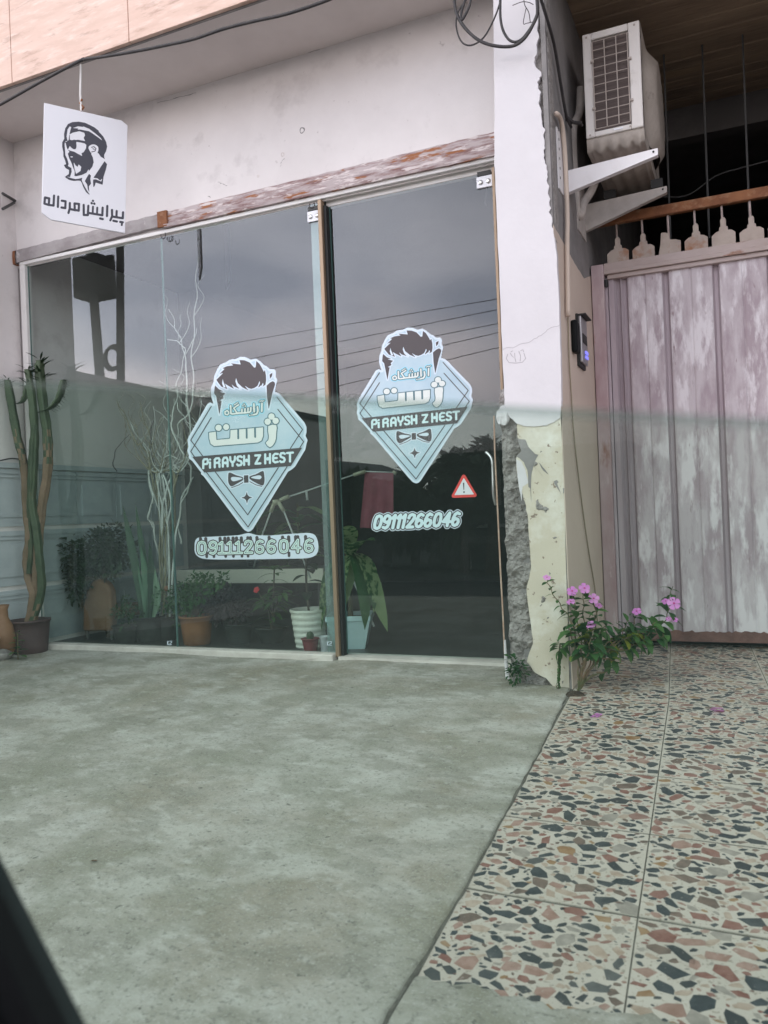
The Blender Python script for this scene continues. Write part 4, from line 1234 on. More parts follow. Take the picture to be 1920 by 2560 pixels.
Z1 = lambda x, y: (440 + x / 4.608, 860 + y / 4.608)
base_out = [(830, 2165), (790, 2145), (740, 2085), (320, 1525), (288, 1500), (290, 1480), (185, 1345), (150, 1320), (145, 1270), (130, 1230), (142, 1180), (133, 1110), (150, 1060), (362, 690), (395, 672), (432, 690), (408, 615), (402, 560), (408, 490), (432, 440), (438, 375), (470, 300), (505, 240), (580, 208), (620, 180), (690, 172), (740, 146), (800, 150), (860, 180), (920, 167), (970, 198), (1012, 240), (1052, 260), (1082, 290), (1130, 288), (1152, 320), (1147, 380), (1168, 410), (1152, 480), (1140, 555), (1172, 563), (1205, 585), (1480, 905), (1503, 955), (1503, 1020), (1492, 1058), (1516, 1108), (1503, 1150), (1490, 1215), (1462, 1262), (1372, 1412), (1330, 1448), (1290, 1470), (890, 2125), (862, 2155)]
hair = [(465, 412), (545, 332), (497, 347), (560, 287), (532, 280), (585, 256), (660, 246), (632, 222), (745, 236), (730, 184), (790, 188), (850, 213), (900, 272), (918, 268), (925, 195), (962, 228), (992, 280), (1012, 322), (1024, 298), (1036, 360), (1038, 420), (1030, 470), (1000, 490), (975, 478), (955, 500), (930, 488), (905, 505), (868, 517), (835, 508), (790, 478), (835, 535), (765, 500), (735, 480), (745, 522), (668, 490), (640, 462), (668, 518), (600, 480), (562, 455), (592, 520), (520, 490), (482, 440)]
cuts = [[(692, 392), (712, 450), (765, 500), (742, 530), (700, 480), (684, 430)], [(538, 400), (548, 440), (572, 500), (548, 500), (530, 450)], [(962, 425), (968, 450), (945, 500), (922, 505), (945, 470)], [(1002, 445), (1008, 470), (990, 500), (976, 495)]]
burnl = [(452, 478), (492, 520), (545, 545), (500, 548), (568, 570), (540, 600), (548, 625), (505, 650), (527, 655), (500, 815), (462, 600), (438, 570), (445, 500)]
burnr = [(1043, 480), (1080, 445), (1115, 428), (1135, 440), (1142, 465), (1112, 560), (1068, 752), (1048, 600)]
earr = [(1078, 352), (1112, 330), (1105, 372), (1082, 402)]
lineset = [[(405, 720), (170, 1108), (305, 1288)], [(405, 848), (170, 1238), (213, 1300)], [(1162, 612), (1458, 985), (1318, 1202)], [(1172, 752), (1470, 1125), (1425, 1198)], [(348, 1475), (830, 2108), (1280, 1412)], [(452, 1472), (826, 1968), (1178, 1424)]]
banner = [(188, 1300), (1452, 1194), (1324, 1406), (325, 1480)]
bow = [s_poly(smooth([(612, 1480), (690, 1510), (772, 1535), (780, 1562), (700, 1610), (640, 1640), (606, 1605), (600, 1540)], 3)), s_poly(smooth([(1000, 1462), (920, 1500), (850, 1525), (850, 1556), (930, 1605), (1000, 1630), (1020, 1580), (1016, 1505)], 3)), s_poly([(782, 1514), (832, 1511), (836, 1596), (785, 1599)])]
bowcut = [s_poly(smooth([(632, 1552), (660, 1530), (765, 1548), (665, 1582)], 4)), s_poly(smooth([(985, 1532), (955, 1512), (862, 1538), (960, 1558)], 4)), s_line([(775, 1510), (777, 1600)], 8), s_line([(840, 1508), (843, 1598)], 8)]
bowline = [s_line([(640, 1655), (720, 1625), (780, 1590)], 9), s_line([(990, 1640), (920, 1622), (850, 1585)], 9)]
star = [(815, 1702), (825, 1738), (845, 1757), (882, 1768), (846, 1780), (828, 1800), (818, 1842), (806, 1800), (788, 1782), (750, 1772), (786, 1760), (804, 1740)]
zh_poly = [s_poly([(380, 1022), (458, 1010), (466, 1106), (620, 1091), (626, 1068), (628, 992), (1004, 960), (1003, 1060), (985, 1112), (945, 1134), (440, 1176), (400, 1150), (384, 1090)]), s_poly(smooth([(1062, 946), (1155, 935), (1155, 1010), (1150, 1090), (1128, 1150), (1080, 1190), (1034, 1140), (1062, 1110), (1070, 1060)], 2))]
zh_notch = [s_line([(716, 984), (717, 1086)], 22), s_line([(813, 976), (815, 1080)], 22), s_line([(910, 968), (912, 1070)], 22)]
zh_dots = [s_dot((1100, 835), 36), s_dot((1056, 895), 36), s_dot((1148, 885), 36), s_dot((490, 965), 36), s_dot((578, 957), 34)]
W_ = 21
ar = [s_line([(990, 684), (988, 775)], W_), s_line([(962, 668), (980, 654), (1000, 660), (1014, 650)], 12),
      s_line([(938, 725), (945, 770), (930, 805), (892, 815)], W_), s_line([(897, 690), (900, 780)], W_),
      s_line([(862, 735), (860, 775), (842, 788), (830, 788), (800, 792), (720, 796), (650, 806), (632, 800), (630, 712)], W_),
      s_line([(830, 740), (828, 786)], W_ - 3), s_line([(795, 745), (794, 790)], W_ - 3), s_line([(760, 750), (758, 794)], W_ - 3), s_dot((798, 716), 9), s_dot((770, 712), 9), s_dot((785, 694), 9),
      s_dot((850, 822), 9), s_dot((874, 818), 9), s_line([(720, 700), (665, 738), (700, 790)], W_ - 3), s_line([(712, 676), (672, 702)], 12),
      s_line([(590, 765), (563, 782), (566, 808), (592, 816), (608, 800), (604, 780), (588, 766)], 17)]
lat = run_text('PiRAYSHZHEST', LAT, [344, 407, 477, 570, 655, 735, 815, 945, 1058, 1148, 1230, 1316], 1325, 1428, 76, -.078, 25)
lat += [s_dot((815, 1325 + 53 - .078 * 471), 20), s_dot((1058, 1325 + 53 - .078 * 714), 20), s_dot((570, 1388 - .078 * 226), 17)]
S_ = 4.0
ART = [('sticker_border', flat(s_poly(base_out), S_), 'st_edge', 0),
       ('sticker_field', flat(s_union([s_poly(base_out)], -26), S_), 'st_blue', 1),
       ('hair', flat(s_union([s_poly(hair), s_poly(burnl), s_poly(burnr), s_poly(earr)], 0, [s_poly(c) for c in cuts]), S_ * .8), 'st_hair', 3),
       ('hair_highlight', flat(s_union([s_poly(hair), s_poly(burnl), s_poly(burnr), s_poly(earr)] , 14), S_), 'st_edge', 2),
       ('border_lines', flat(s_union([s_line(l, 11) for l in lineset]), S_ * .8), 'st_dark', 3),
       ('banner', flat(s_poly(banner), S_), 'st_dark', 4),
       ('banner_lettering', flat(s_union(lat), S_ * .7), 'st_pale', 5),
       ('bow_halo', flat(s_union(bow + bowline, 12), S_), 'st_edge', 2),
       ('bow_tie', flat(s_union(bow + bowline, 0, bowcut), S_ * .8), 'st_dark', 3),
       ('star_halo', flat(s_poly(star), S_) if 0 else flat(s_union([s_poly(star)], 10), S_), 'st_edge', 2),
       ('star', flat(s_poly(star), S_ * .8), 'st_dark', 3),
       ('lettering_outline', flat(s_union(zh_poly + zh_dots, 11), S_ * .8), 'st_teal', 3),
       ('lettering', flat(s_union(zh_poly + zh_dots, 0, zh_notch), S_ * .8), 'st_letter', 4),
       ('script_glow', flat(s_union(ar, 19), S_), 'st_glow', 2),
       ('script_outline', flat(s_union(ar, 8), S_ * .7), 'st_teal', 3),
       ('script_lettering', flat(s_union(ar, -1), S_ * .6), 'st_letter', 4)]

def put(name, vf, m, layer, par, mp, yb, label=None):
    vs = [U(*mp(x, y), Y=yb - .0009 - .0005 * layer) for x, y in vf[0]]
    return obj(name, (vs, vf[1]), m, par, label=label)

def sticker(par, mp, yb):
    root = None
    for (n, vf, m, ly) in ART:
        o = put('logo_sticker' if root is None else n, vf, M[m], ly, root or par, mp, yb)
        root = root or o
    return root
sticker(p2, Z1, 0)
# same art on the door: three matching points give its place
src = np.array([[165, 1105, 1], [826, 1968, 1], [1458, 985, 1]], float)
dst = np.array([[860 + 158 / 4.097, 800 + 852 / 4.097], [860 + 733 / 4.097, 800 + 1518 / 4.097], [860 + 1272 / 4.097, 800 + 722 / 4.097]])
AF = np.linalg.solve(src, dst)
Z2 = lambda x, y: (AF[0, 0] * x + AF[1, 0] * y + AF[2, 0], AF[0, 1] * x + AF[1, 1] * y + AF[2, 1])
sticker(dr, Z2, .035)
# phone numbers
Z4 = lambda x, y: (460 + x / 4.608, 1300 + y / 4.608)
plate = smooth([(122, 320), (130, 240), (180, 200), (330, 192), (440, 186), (620, 175), (700, 158), (740, 150), (790, 160), (850, 175), (1000, 178), (1150, 165), (1300, 156), (1450, 150), (1520, 190), (1548, 290), (1530, 390), (1430, 438), (1200, 446), (1000, 450), (560, 455), (260, 450), (160, 420), (126, 370)], 3)
nb = run_text(['0', '9', '1s', '1s', '1s', '2', '6', '6', '0', '4', '6'], DIG, [205, 335, 437, 532, 627, 742, 870, 1005, 1150, 1290, 1437], 254, 390, 98, -.022, 34)
spk = []
for x in (190, 250, 415, 470, 510, 565, 605, 660, 735, 765, 840, 980, 1135, 1205, 1285, 1310, 1400):
    spk.append(s_line([(x, 215 - .02 * (x - 200)), (x + 3, 262 - .02 * (x - 200))], 17))
for x in (262, 345, 480, 570, 668, 738, 1210): spk.append(s_line([(x, 380), (x, 424 - .012 * (x - 200))], 12))
nbin = run_text(['0', '9', '1s', '1s', '1s', '2', '6', '6', '0', '4', '6'], DIG, [205, 335, 437, 532, 627, 742, 870, 1005, 1150, 1290, 1437], 254, 390, 98, -.022, 5)
pp_ = put('phone_sticker', flat(s_poly(plate), 5), M['st_edge'], 0, p2, Z4, 0)
put('number_outline', flat(s_union(nb + spk, 10), 3), M['st_dark'], 1, pp_, Z4, 0)
put('number', flat(s_union(nb, -2), 3), M['st_mint'], 2, pp_, Z4, 0)
put('number_inline', flat(s_union(nbin), 2.4), M['st_teal'], 3, pp_, Z4, 0)
Z5 = lambda x, y: (900 + x / 5.184, 1160 + y / 5.184)
nb = run_text(list('09111266046'), DIG, [235, 345, 440, 508, 572, 662, 772, 886, 1005, 1126, 1243], 672, 836, 92, -.040, 38, .22)
pn = put('phone_sticker', flat(s_union(nb, 24), 4), M['st_edge'], 0, dr, Z5, .035)
put('number_outline', flat(s_union(nb, 15), 4), M['st_dark'], 1, pn, Z5, .035)
put('number', flat(s_union(nb, 1), 3), M['st_pale'], 2, pn, Z5, .035)
tri = [(1345, 165), (1215, 412), (1485, 402)]
wt = put('warning_sticker', flat(s_union([s_poly(tri)], 26), 4), M['st_red'], 0, dr, Z5, .035)
put('sign_face', flat(s_union([s_poly([(1345, 190), (1232, 398), (1468, 389)])], 5), 3), M['st_grey'], 1, wt, Z5, .035)
put('exclamation_mark', flat(s_union([s_poly([(1333, 243), (1352, 242), (1350, 335), (1342, 335)]), s_dot((1348, 364), 11)]), 2.5), M['st_dark'], 2, wt, Z5, .035)
mk = []
for x, y, par in ((1170, 688, p2), (65, 684, p1)):
    c = lambda a, b, x=x, y=y: (400 + (x + a) / 2.765, 1360 + (y + b) / 2.765)
    f = s_union([s_line([(-14, -14), (-14, 14)], 4), s_line([(-2, -14), (-14, 0), (-2, 14)], 4), s_line([(4, -12), (16, -12), (16, -2), (4, 2), (4, 12), (16, 12)], 4)])
    put('glass_mark', flat(f, 1.2), M['st_edge'], 0, par, c, 0)

# ================================================================== hanging sign
sg = thing('hanging_sign', 'white shop sign hung on a wire, showing a bearded man in dark glasses', 'sign', (-1.204, -.522, 2.43))
TL, TR_, BR, BL = (Vector(v) for v in ((-1.33, -.68, 3.095), (-1.055, -.334, 3.069), (-1.079, -.364, 2.428), (-1.354, -.71, 2.455)))
e1, e2 = (TR_ - TL), (BL - TL)
SN = e1.cross(e2).normalized()
if SN.dot(CAM - TL) < 0: SN = -SN
SNo = TL.copy()
Z3 = lambda x, y: (100 + x / 6.322, 240 + y / 6.322)
corn = [(66, 106), (1282, 383), (1384, 462), (1345, 2168), (175, 1955), (25, 1838)]
P = [UP(*Z3(*c), SNo, SN) for c in corn]
bevel(obj('board', prism(P, -SN * .012), M['sign_white'], sg), .0015, 1)
def sput(name, f, m, step, layer=1):
    v, fc = flat(f, step)
    return obj(name, ([UP(*Z3(x, y), SNo + SN * (.0005 * layer), SN) for x, y in v], fc), m, sg)
head = [(385, 705), (380, 600), (398, 515), (440, 445), (510, 412), (610, 405), (710, 422), (780, 455), (860, 495), (935, 555), (925, 560), (1000, 640), (1045, 725), (1062, 800), (1045, 870), (1014, 930), (1014, 970), (1028, 1000), (960, 958), (920, 900), (908, 905), (868, 943), (815, 915), (800, 900), (835, 970), (848, 1045), (828, 1115), (778, 1182), (765, 1160), (735, 1212), (660, 1248), (570, 1268), (545, 1262), (548, 1190), (515, 1110), (490, 1040), (462, 985), (440, 910), (468, 878), (450, 865), (425, 822), (408, 745), (442, 716)]
whites = [[(468, 480), (435, 530), (420, 640), (435, 708), (452, 700), (462, 620), (480, 540), (495, 490)], [(470, 606), (520, 578), (620, 556), (700, 580), (712, 622), (690, 662), (715, 712), (600, 692), (510, 700), (470, 690)],
          [(520, 505), (600, 478), (690, 490), (660, 470), (780, 520), (880, 595), (960, 665), (988, 708), (930, 662), (820, 585), (745, 540), (780, 560), (640, 530), (590, 530), (610, 515)],
          [(575, 722), (700, 745), (732, 772), (725, 830), (690, 888), (655, 905), (668, 950), (600, 915), (540, 880), (490, 868), (440, 850), (470, 790), (500, 820), (540, 845), (572, 800)],
          [(430, 735), (412, 745), (420, 800), (440, 860), (420, 800)], [(530, 1040), (560, 1095), (595, 1120), (610, 1080), (652, 1120), (640, 1185), (570, 1232), (545, 1150)], [(470, 962), (500, 952), (530, 962), (500, 972)],
          smooth([(765, 820), (800, 775), (860, 765), (915, 800), (922, 860), (895, 925), (868, 940), (815, 910)], 3)]
glasses = [s_poly(smooth([(505, 725), (545, 722), (575, 760), (570, 825), (545, 840), (510, 810), (490, 770)], 3)), s_poly(smooth([(412, 742), (470, 735), (480, 760), (440, 835), (420, 800)], 3)), s_line([(410, 735), (540, 700), (730, 745)], 20)]
face = [s_line([(398, 690), (372, 735), (370, 800), (388, 880), (390, 950), (415, 1010), (432, 1075)], 40), s_poly([(375, 1090), (440, 1070), (445, 1110), (490, 1130), (520, 1160), (505, 1270), (470, 1280), (400, 1270), (455, 1235), (460, 1170), (405, 1140)]),
        s_poly(smooth([(388, 1270), (470, 1290), (560, 1312), (640, 1300), (670, 1290), (660, 1330), (690, 1400), (740, 1490), (790, 1562), (730, 1520), (680, 1430), (640, 1340), (540, 1342), (450, 1320)], 2))]
facecut = [s_line([(400, 760), (408, 860), (412, 930), (445, 1000), (468, 1075), (470, 1110), (508, 1130), (512, 1200), (490, 1270)], 24)]
collar = [s_poly([(1020, 1030), (1060, 1078), (1042, 1160), (1000, 1290), (950, 1335), (905, 1300), (845, 1292)]), s_poly([(842, 1320), (880, 1316), (968, 1352), (1006, 1250), (990, 1402), (880, 1368), (868, 1412), (845, 1448), (838, 1360)]), s_poly([(775, 1228), (806, 1258), (795, 1310), (806, 1385), (772, 1430), (778, 1520), (758, 1480), (745, 1400), (708, 1345), (738, 1290)])]
ear = [s_line([(815, 812), (850, 800), (885, 830), (870, 870), (815, 885)], 13), s_line([(835, 830), (860, 845)], 12)]
po = sput('portrait', s_union([s_union([s_poly(head)] , 0, [s_poly(w) for w in whites])] + [s_union(face, 0, facecut)] + collar + ear + glasses), M['ink'], 6)
Wt = 36
word = [s_line([(1312, 1838), (1308, 1932), (1140, 1905), (1138, 1802)], Wt), s_line([(1212, 1818), (1208, 1912)], Wt), s_line([(1138, 1905), (1112, 1965)], Wt), s_line([(1160, 1972), (1215, 1984)], Wt), s_line([(1268, 1990), (1308, 1996)], Wt), s_line([(1296, 2000), (1292, 2040)], Wt - 4),
        s_line([(1064, 1738), (1058, 1898)], Wt), s_line([(990, 1765), (985, 1885), (780, 1850)], Wt), s_line([(905, 1765), (900, 1870)], Wt - 4), s_line([(838, 1750), (832, 1860)], Wt - 4), s_line([(764, 1735), (756, 1882), (692, 1880), (690, 1722)], Wt), s_line([(815, 1692), (818, 1696)], Wt), s_line([(858, 1700), (860, 1704)], Wt), s_line([(836, 1655), (838, 1658)], Wt - 2), s_line([(950, 1935), (992, 1945)], Wt),
        s_line([(545, 1698), (616, 1706), (612, 1812), (550, 1800), (545, 1698)], Wt), s_line([(560, 1806), (470, 1785), (472, 1692)], Wt), s_line([(468, 1785), (450, 1848)], Wt), s_line([(345, 1655), (404, 1664), (400, 1772), (340, 1762)], Wt),
        s_line([(288, 1590), (282, 1752)], Wt), s_line([(222, 1575), (214, 1732), (150, 1722)], Wt), s_line([(78, 1604), (146, 1618), (138, 1722), (70, 1700), (78, 1604)], Wt)]
sput('sign_lettering', s_union(word), M['ink'], 6)
tp = (UP(*Z3(655, 230), SNo, SN) - SN * .006)
obj('hanging_wire', tube([tp, tp + Vector((-.002, .0, .10)), (-1.206, -.522, TOP + .002)], .006, 6), M['frame_white'], sg)
obj('hook', tube([tp + Vector((-.008, 0, -.004)), tp + Vector((.014, .005, .02)), tp + Vector((-.008, 0, .045)), tp + Vector((.010, 0, .065))], .006, 6), M['rust_bar'], sg)

# ================================================================== plants: shared leaf meshes
def leaf_vf(L, Wd, fold=.25, curl=.3, n=6, shape=1.0):
    """pointed oval leaf along +X from the origin, folded at the midrib, curling down"""
    vs, fs = [], []
    for i in range(n + 1):
        t = i / n
        w = Wd / 2 * (math.sin(math.pi * min(1, t ** shape * .96 + .02))) ** .8
        if i == n: w = .0006
        x, z = L * t * (1 - .12 * curl * t), -curl * L * t * t
        vs += [(x, -w, z + fold * w), (x, 0, z), (x, w, z + fold * w)]
    for i in range(n):
        for k in range(2):
            fs.append((i * 3 + k, i * 3 + k + 1, (i + 1) * 3 + k + 1, (i + 1) * 3 + k))
    return vs, fs

def mesh(name, vf, mats, mi=None, sm=True):
    me = bpy.data.meshes.new(name)
    me.from_pydata([tuple(v) for v in vf[0]], [], [tuple(f) for f in vf[1]])
    for m in (mats if isinstance(mats, (list, tuple)) else [mats]): me.materials.append(m)
    if mi: me.polygons.foreach_set('material_index', mi)
    if sm: me.polygons.foreach_set('use_smooth', [True] * len(me.polygons))
    return me

def aim(p, d, roll=0, s=1.0):
    """matrix that lays +X along d at p, keeping local Z as high as it can"""
    x = Vector(d).normalized()
    u = Vector((0, 0, 1)) if abs(x.z) < .97 else Vector((0, 1, 0))
    y = u.cross(x).normalized()
    z = x.cross(y)
    m = Matrix(((x.x, y.x, z.x, 0), (x.y, y.y, z.y, 0), (x.z, y.z, z.z, 0), (0, 0, 0, 1)))
    return Matrix.Translation(p) @ m @ Matrix.Rotation(roll, 4, 'X') @ Matrix.Scale(s, 4)

def bush(name, c, rad, n, L, m, par, shell=.55, up=.3, wd=.55):
    """many small leaves spread through a volume, joined into one part"""
    parts = []
    lv = leaf_vf(L, L * wd, .25, .3, 3)
    lobes = [(Vector((R.gauss(0, .38), R.gauss(0, .38), R.gauss(0, .34))), R.uniform(.35, .6)) for _ in range(9)]
    vs, fs = [], []
    for _ in range(n):
        o, r = R.choice(lobes)
        d = Vector((R.gauss(0, 1), R.gauss(0, 1), R.gauss(0, 1))).normalized()
        q = o + d * r * R.uniform(shell, 1)
        p = Vector((c[0] + q.x * rad[0], c[1] + q.y * rad[1], c[2] + q.z * rad[2]))
        dd = (d + Vector((R.gauss(0, .5), R.gauss(0, .5), R.gauss(0, .5) + up - .3)))
        M_ = aim(p, dd, R.uniform(-.7, .7), R.uniform(.6, 1.25))
        k = len(vs)
        vs += [M_ @ Vector(v) for v in lv[0]]
        fs += [tuple(a + k for a in f) for f in lv[1]]
    return obj(name, (vs, fs), m, par, kind='stuff')

def pot(par, c, r0, r1, h, m, ribs=0, name='pot', rim=.006, n=30):
    prof = [(r0 * .96, 0), (r0, .004)]
    N = 4 if not ribs else ribs * 4
    for i in range(1, N + 1):
        t = i / N
        r = r0 + (r1 - r0) * t
        if ribs: r += .0032 * (1 if i % 4 in (0, 1) else -.2)
        prof.append((r, h * t * .94))
    prof += [(r1 + rim, h * .94), (r1 + rim, h), (r1 - .004, h), (r1 - .008, h * .9)]
    o = obj(name, lathe(prof, c, n), m, par, smooth=not ribs)
    v, f = lathe([(.0005, h * .9), (r1 * .6, h * .905), (r1 - .006, h * .9)], c, n)
    obj('soil', (v, f), M['soil'], par)
    return o

# ---------------- periwinkle at the pillar corner
pw_ = thing('periwinkle', 'leafy plant with pink five petal flowers at the foot of the pillar by the gate', 'flowering plant', (1.385, -.50, gz(-.5)))
Zp = lambda x, y: (1340 + x / 4.1475, 1420 + y / 4.1475)
LM = [mesh('leaf_mesh', leaf_vf(.050, .026, .22, .35 + .2 * k), M['leaf']) for k in range(3)]
LY = [mesh('yellow_leaf_mesh', leaf_vf(.052, .030, .2, .5), M['leaf_yellow'])]
stems = [
    ([(430, 1270), (455, 1100), (440, 900), (400, 650), (330, 490), (240, 370), (150, 210), (113, 125)], [-.5, -.5, -.48, -.47, -.46, -.45, -.45, -.45], 'thin'),
    ([(435, 1270), (480, 1050), (470, 800), (430, 600), (400, 400), (380, 270)], [-.5, -.5, -.5, -.46, -.42, -.4], 'full'),
    ([(438, 1268), (500, 1040), (520, 800), (500, 600), (490, 400), (500, 240)], [-.5, -.5, -.48, -.44, -.40, -.38], 'full'),
    ([(440, 1268), (540, 1040), (590, 850), (610, 650), (620, 480), (600, 340)], [-.5, -.5, -.46, -.40, -.36, -.32], 'full'),
    ([(440, 1268), (560, 1050), (640, 880), (760, 760), (900, 700), (1000, 600), (1045, 480)], [-.5, -.48, -.42, -.34, -.26, -.2, -.18], 'full'),
    ([(450, 1262), (600, 1010), (760, 840), (950, 720), (1120, 660), (1260, 620), (1340, 540), (1385, 400), (1400, 300), (1410, 190)], [-.5, -.46, -.38, -.3, -.22, -.18, -.15, -.14, -.14, -.14], 'full'),
    ([(600, 1010), (700, 900), (820, 830), (960, 800), (1100, 760), (1250, 740), (1330, 700)], [-.46, -.40, -.34, -.28, -.22, -.2, -.2], 'full'),
    ([(450, 1200), (500, 980), (560, 780), (650, 680), (720, 600)], [-.5, -.50, -.48, -.44, -.40], 'full'),
    ([(440, 1240), (440, 1020), (400, 820), (360, 680), (330, 560)], [-.5, -.51, -.50, -.48, -.46], 'full'),
    ([(700, 900), (820, 760), (900, 640), (960, 540)], [-.40, -.34, -.28, -.25], 'full'),
    ([(480, 1040), (540, 900), (560, 760), (540, 660), (470, 560)], [-.53, -.54, -.53, -.50, -.46], 'full'),
    ([(760, 840), (900, 860), (1020, 790), (1150, 700), (1230, 560)], [-.38, -.33, -.28, -.23, -.2], 'full'),
    ([(500, 1180), (600, 1110), (680, 1090), (740, 1070)], [-.5, -.48, -.46, -.45], 'tip'),
    ([(470, 1000), (540, 930), (620, 880), (680, 870)], [-.52, -.53, -.53, -.52], 'full'),
    ([(640, 930), (720, 940), (800, 960), (850, 1000)], [-.44, -.42, -.40, -.40], 'full'),
]
nl = 0
for pts, ds, kind in stems:
    Q = spline([U(*Zp(*p), Y=d) for p, d in zip(pts, ds)], 5)
    Q = [Vector((q.x + .004 * math.sin(i * 1.3), q.y + .004 * math.cos(i), max(q.z, gz(q.y) + .004))) for i, q in enumerate(Q)]
    obj('stem', tube(Q, [.0045 - .003 * i / len(Q) for i in range(len(Q))], 5), M['stem'], pw_)
    tot = len(Q)
    acc = 0
    flip = R.random() * 3
    for i in range(3 if kind != 'tip' else tot - 6, tot):
        t = i / tot
        if kind in ('full', 'thin') and (t < (.3 if kind == 'full' else .5)): continue
        d = (Q[min(i + 1, tot - 1)] - Q[i - 1]).normalized()
        acc += (Q[i] - Q[i - 1]).length
        if acc < (.0185 if kind == 'full' else .026): continue
        acc = 0
        flip += 1.57 + R.uniform(-.4, .4)
        side = d.cross(Vector((0, 1, .2))).normalized()
        oth = d.cross(side)
        for s in (1, -1):
            if nl > 290: break
            v = (side * math.cos(flip) + oth * math.sin(flip)) * s + d * R.uniform(.15, .6) + Vector((0, -.25, .05))
            yel = t < .62 and R.random() < .22 and kind == 'full'
            s_ = R.uniform(.7, 1.2) * (.62 if kind == 'thin' else 1.35 if t < .8 else 1.05)
            inst('leaf', R.choice(LY if yel else LM), aim(Q[i], v, R.uniform(-.5, .5), s_), pw_)
            nl += 1
def flower_mesh():
    vs, fs, mi = [], [], []
    for k in range(5):
        a = 2 * math.pi * k / 5
        pr = [(.002, 0), (.010, -.007), (.022, -.0115), (.0265, -.004), (.0262, .006), (.021, .0125), (.010, .007)]
        n = len(vs)
        for x, y in pr:
            c, s = math.cos(a), math.sin(a)
            z = .0008 * k + .004 - 4.5 * (x - .012) ** 2
            vs.append((x * c - y * s, x * s + y * c, z))
        fs.append(tuple(range(n, n + 7))); mi.append(0)
    n = len(vs)
    for k in range(8):
        a = 2 * math.pi * k / 8
        vs.append((.0045 * math.cos(a), .0045 * math.sin(a), .0085))
    fs.append(tuple(range(n, n + 8))); mi.append(1)
    for k in range(6):
        a = 2 * math.pi * k / 6
        vs.append((.001 * math.cos(a), .001 * math.sin(a), -.022))
    return vs, fs, mi
v, f = lathe([(.001, .012), (.02, .010), (.04, .004), (.05, -.004)], (1.39, -.49, gz(-.49)), 18, .16)
obj('base_shade_soil', ([(a + .012 * mnoise.noise((a * 40, b * 40, 0)), b, d + .008 * mnoise.noise((a * 60, b * 60, 2))) for a, b, d in v], f), M['soil'], pw_)  # soil patch added to darken the plant's base like contact shade
fv, ff, fm = flower_mesh()
FM = mesh('flower_mesh', (fv, ff), [M['petal'], M['petal_eye']], fm, sm=False)
for (x, y), dpt, s, turn in (((112, 105), -.45, .8, 1.0), ((375, 245), -.42, 1.05, .3), ((500, 215), -.40, 1.15, .2), ((597, 320), -.36, 1.1, .1), ((362, 355), -.42, .85, .9), ((648, 394), -.33, .75, 1.2), ((568, 595), -.44, .95, .5),
                             ((1045, 455), -.2, .95, .8), ((1345, 350), -.16, .8, .7), ((1428, 370), -.18, 1.3, 0), ((1375, 530), -.18, .6, .9), ((1442, 540), -.18, .6, .6)):
    p = U(*Zp(x, y), Y=dpt - .02)
    d = (CAM - p).normalized() + Vector((R.uniform(-.3, .3), 0, .25 + turn * .9))
    z = d.normalized(); xx = Vector((1, 0, 0)); yy = z.cross(xx).normalized(); xx = yy.cross(z)
    m = Matrix(((xx.x, yy.x, z.x, p.x), (xx.y, yy.y, z.y, p.y), (xx.z, yy.z, z.z, p.z), (0, 0, 0, 1))) @ Matrix.Rotation(R.uniform(0, 6), 4, 'Z') @ Matrix.Scale(s * .84, 4)
    inst('flower', FM, m, pw_)
for (px, py), lab in (((1793, 1782), 'pink flower lying on the terrazzo in front of the gate'), ((1488, 1790), 'pale fallen petals on the terrazzo near the pillar foot')):
    p = UG(px, py)
    o = bpy.data.objects.new('fallen_flower', FM); COL.objects.link(o)
    o.location = p + Vector((0, 0, .008)); o.rotation_euler = (-.5, .2, .4) if px > 1600 else (.15, 3.0, 1.0)
    tag(o, lab, 'flower')
# small drooping plant rooted at the pillar foot
sp_ = thing('pillar_weed', 'small drooping green weed on the beige pillar foot, left of the pink flowers', 'weed', (1.29, -.43, -.05))
Q = spline([U(*Zp(*p), Y=-.435) for p in ((238, 1275), (232, 1150), (238, 1000), (240, 880), (250, 780))], 5)
obj('stem', tube(Q, .003, 5), M['stem'], sp_)
for i in range(len(Q)):
    for s in (1, -1):
        v = Vector((s * R.uniform(.3, 1), -.5, -.9 if i < 17 else .1))
        inst('leaf', R.choice(LM), aim(Q[i], v, 0, R.uniform(.35, .5) if i < 16 else R.uniform(.8, 1.15)), sp_)
wd_ = thing('corner_weed', 'low dark green weed at the broken left foot of the pillar', 'weed', (1.12, -.42, -.05))
c = U(*z5(265, 2010), Y=-.41)
bush('leaves', (c.x, c.y - .01, c.z), (.055, .03, .07), 150, .022, M['leaf'], wd_)
wl = thing('wall_weed', 'small bright green weed at the left edge beside the brown cactus pot', 'weed', (-2.2, -.4, -.05))
c = UG(45, 1650)
for k in range(14):
    a = k * 2.4
    inst('leaf', LM[0], aim(c + Vector((0, 0, .02 + .012 * k)), Vector((math.cos(a), math.sin(a), .35)), 0, 1.5 - .06 * k), wl)
obj('stem', tube([c + Vector((0, 0, -.02)), c + Vector((.004, 0, .17))], .004, 5), M['stem'], wl)

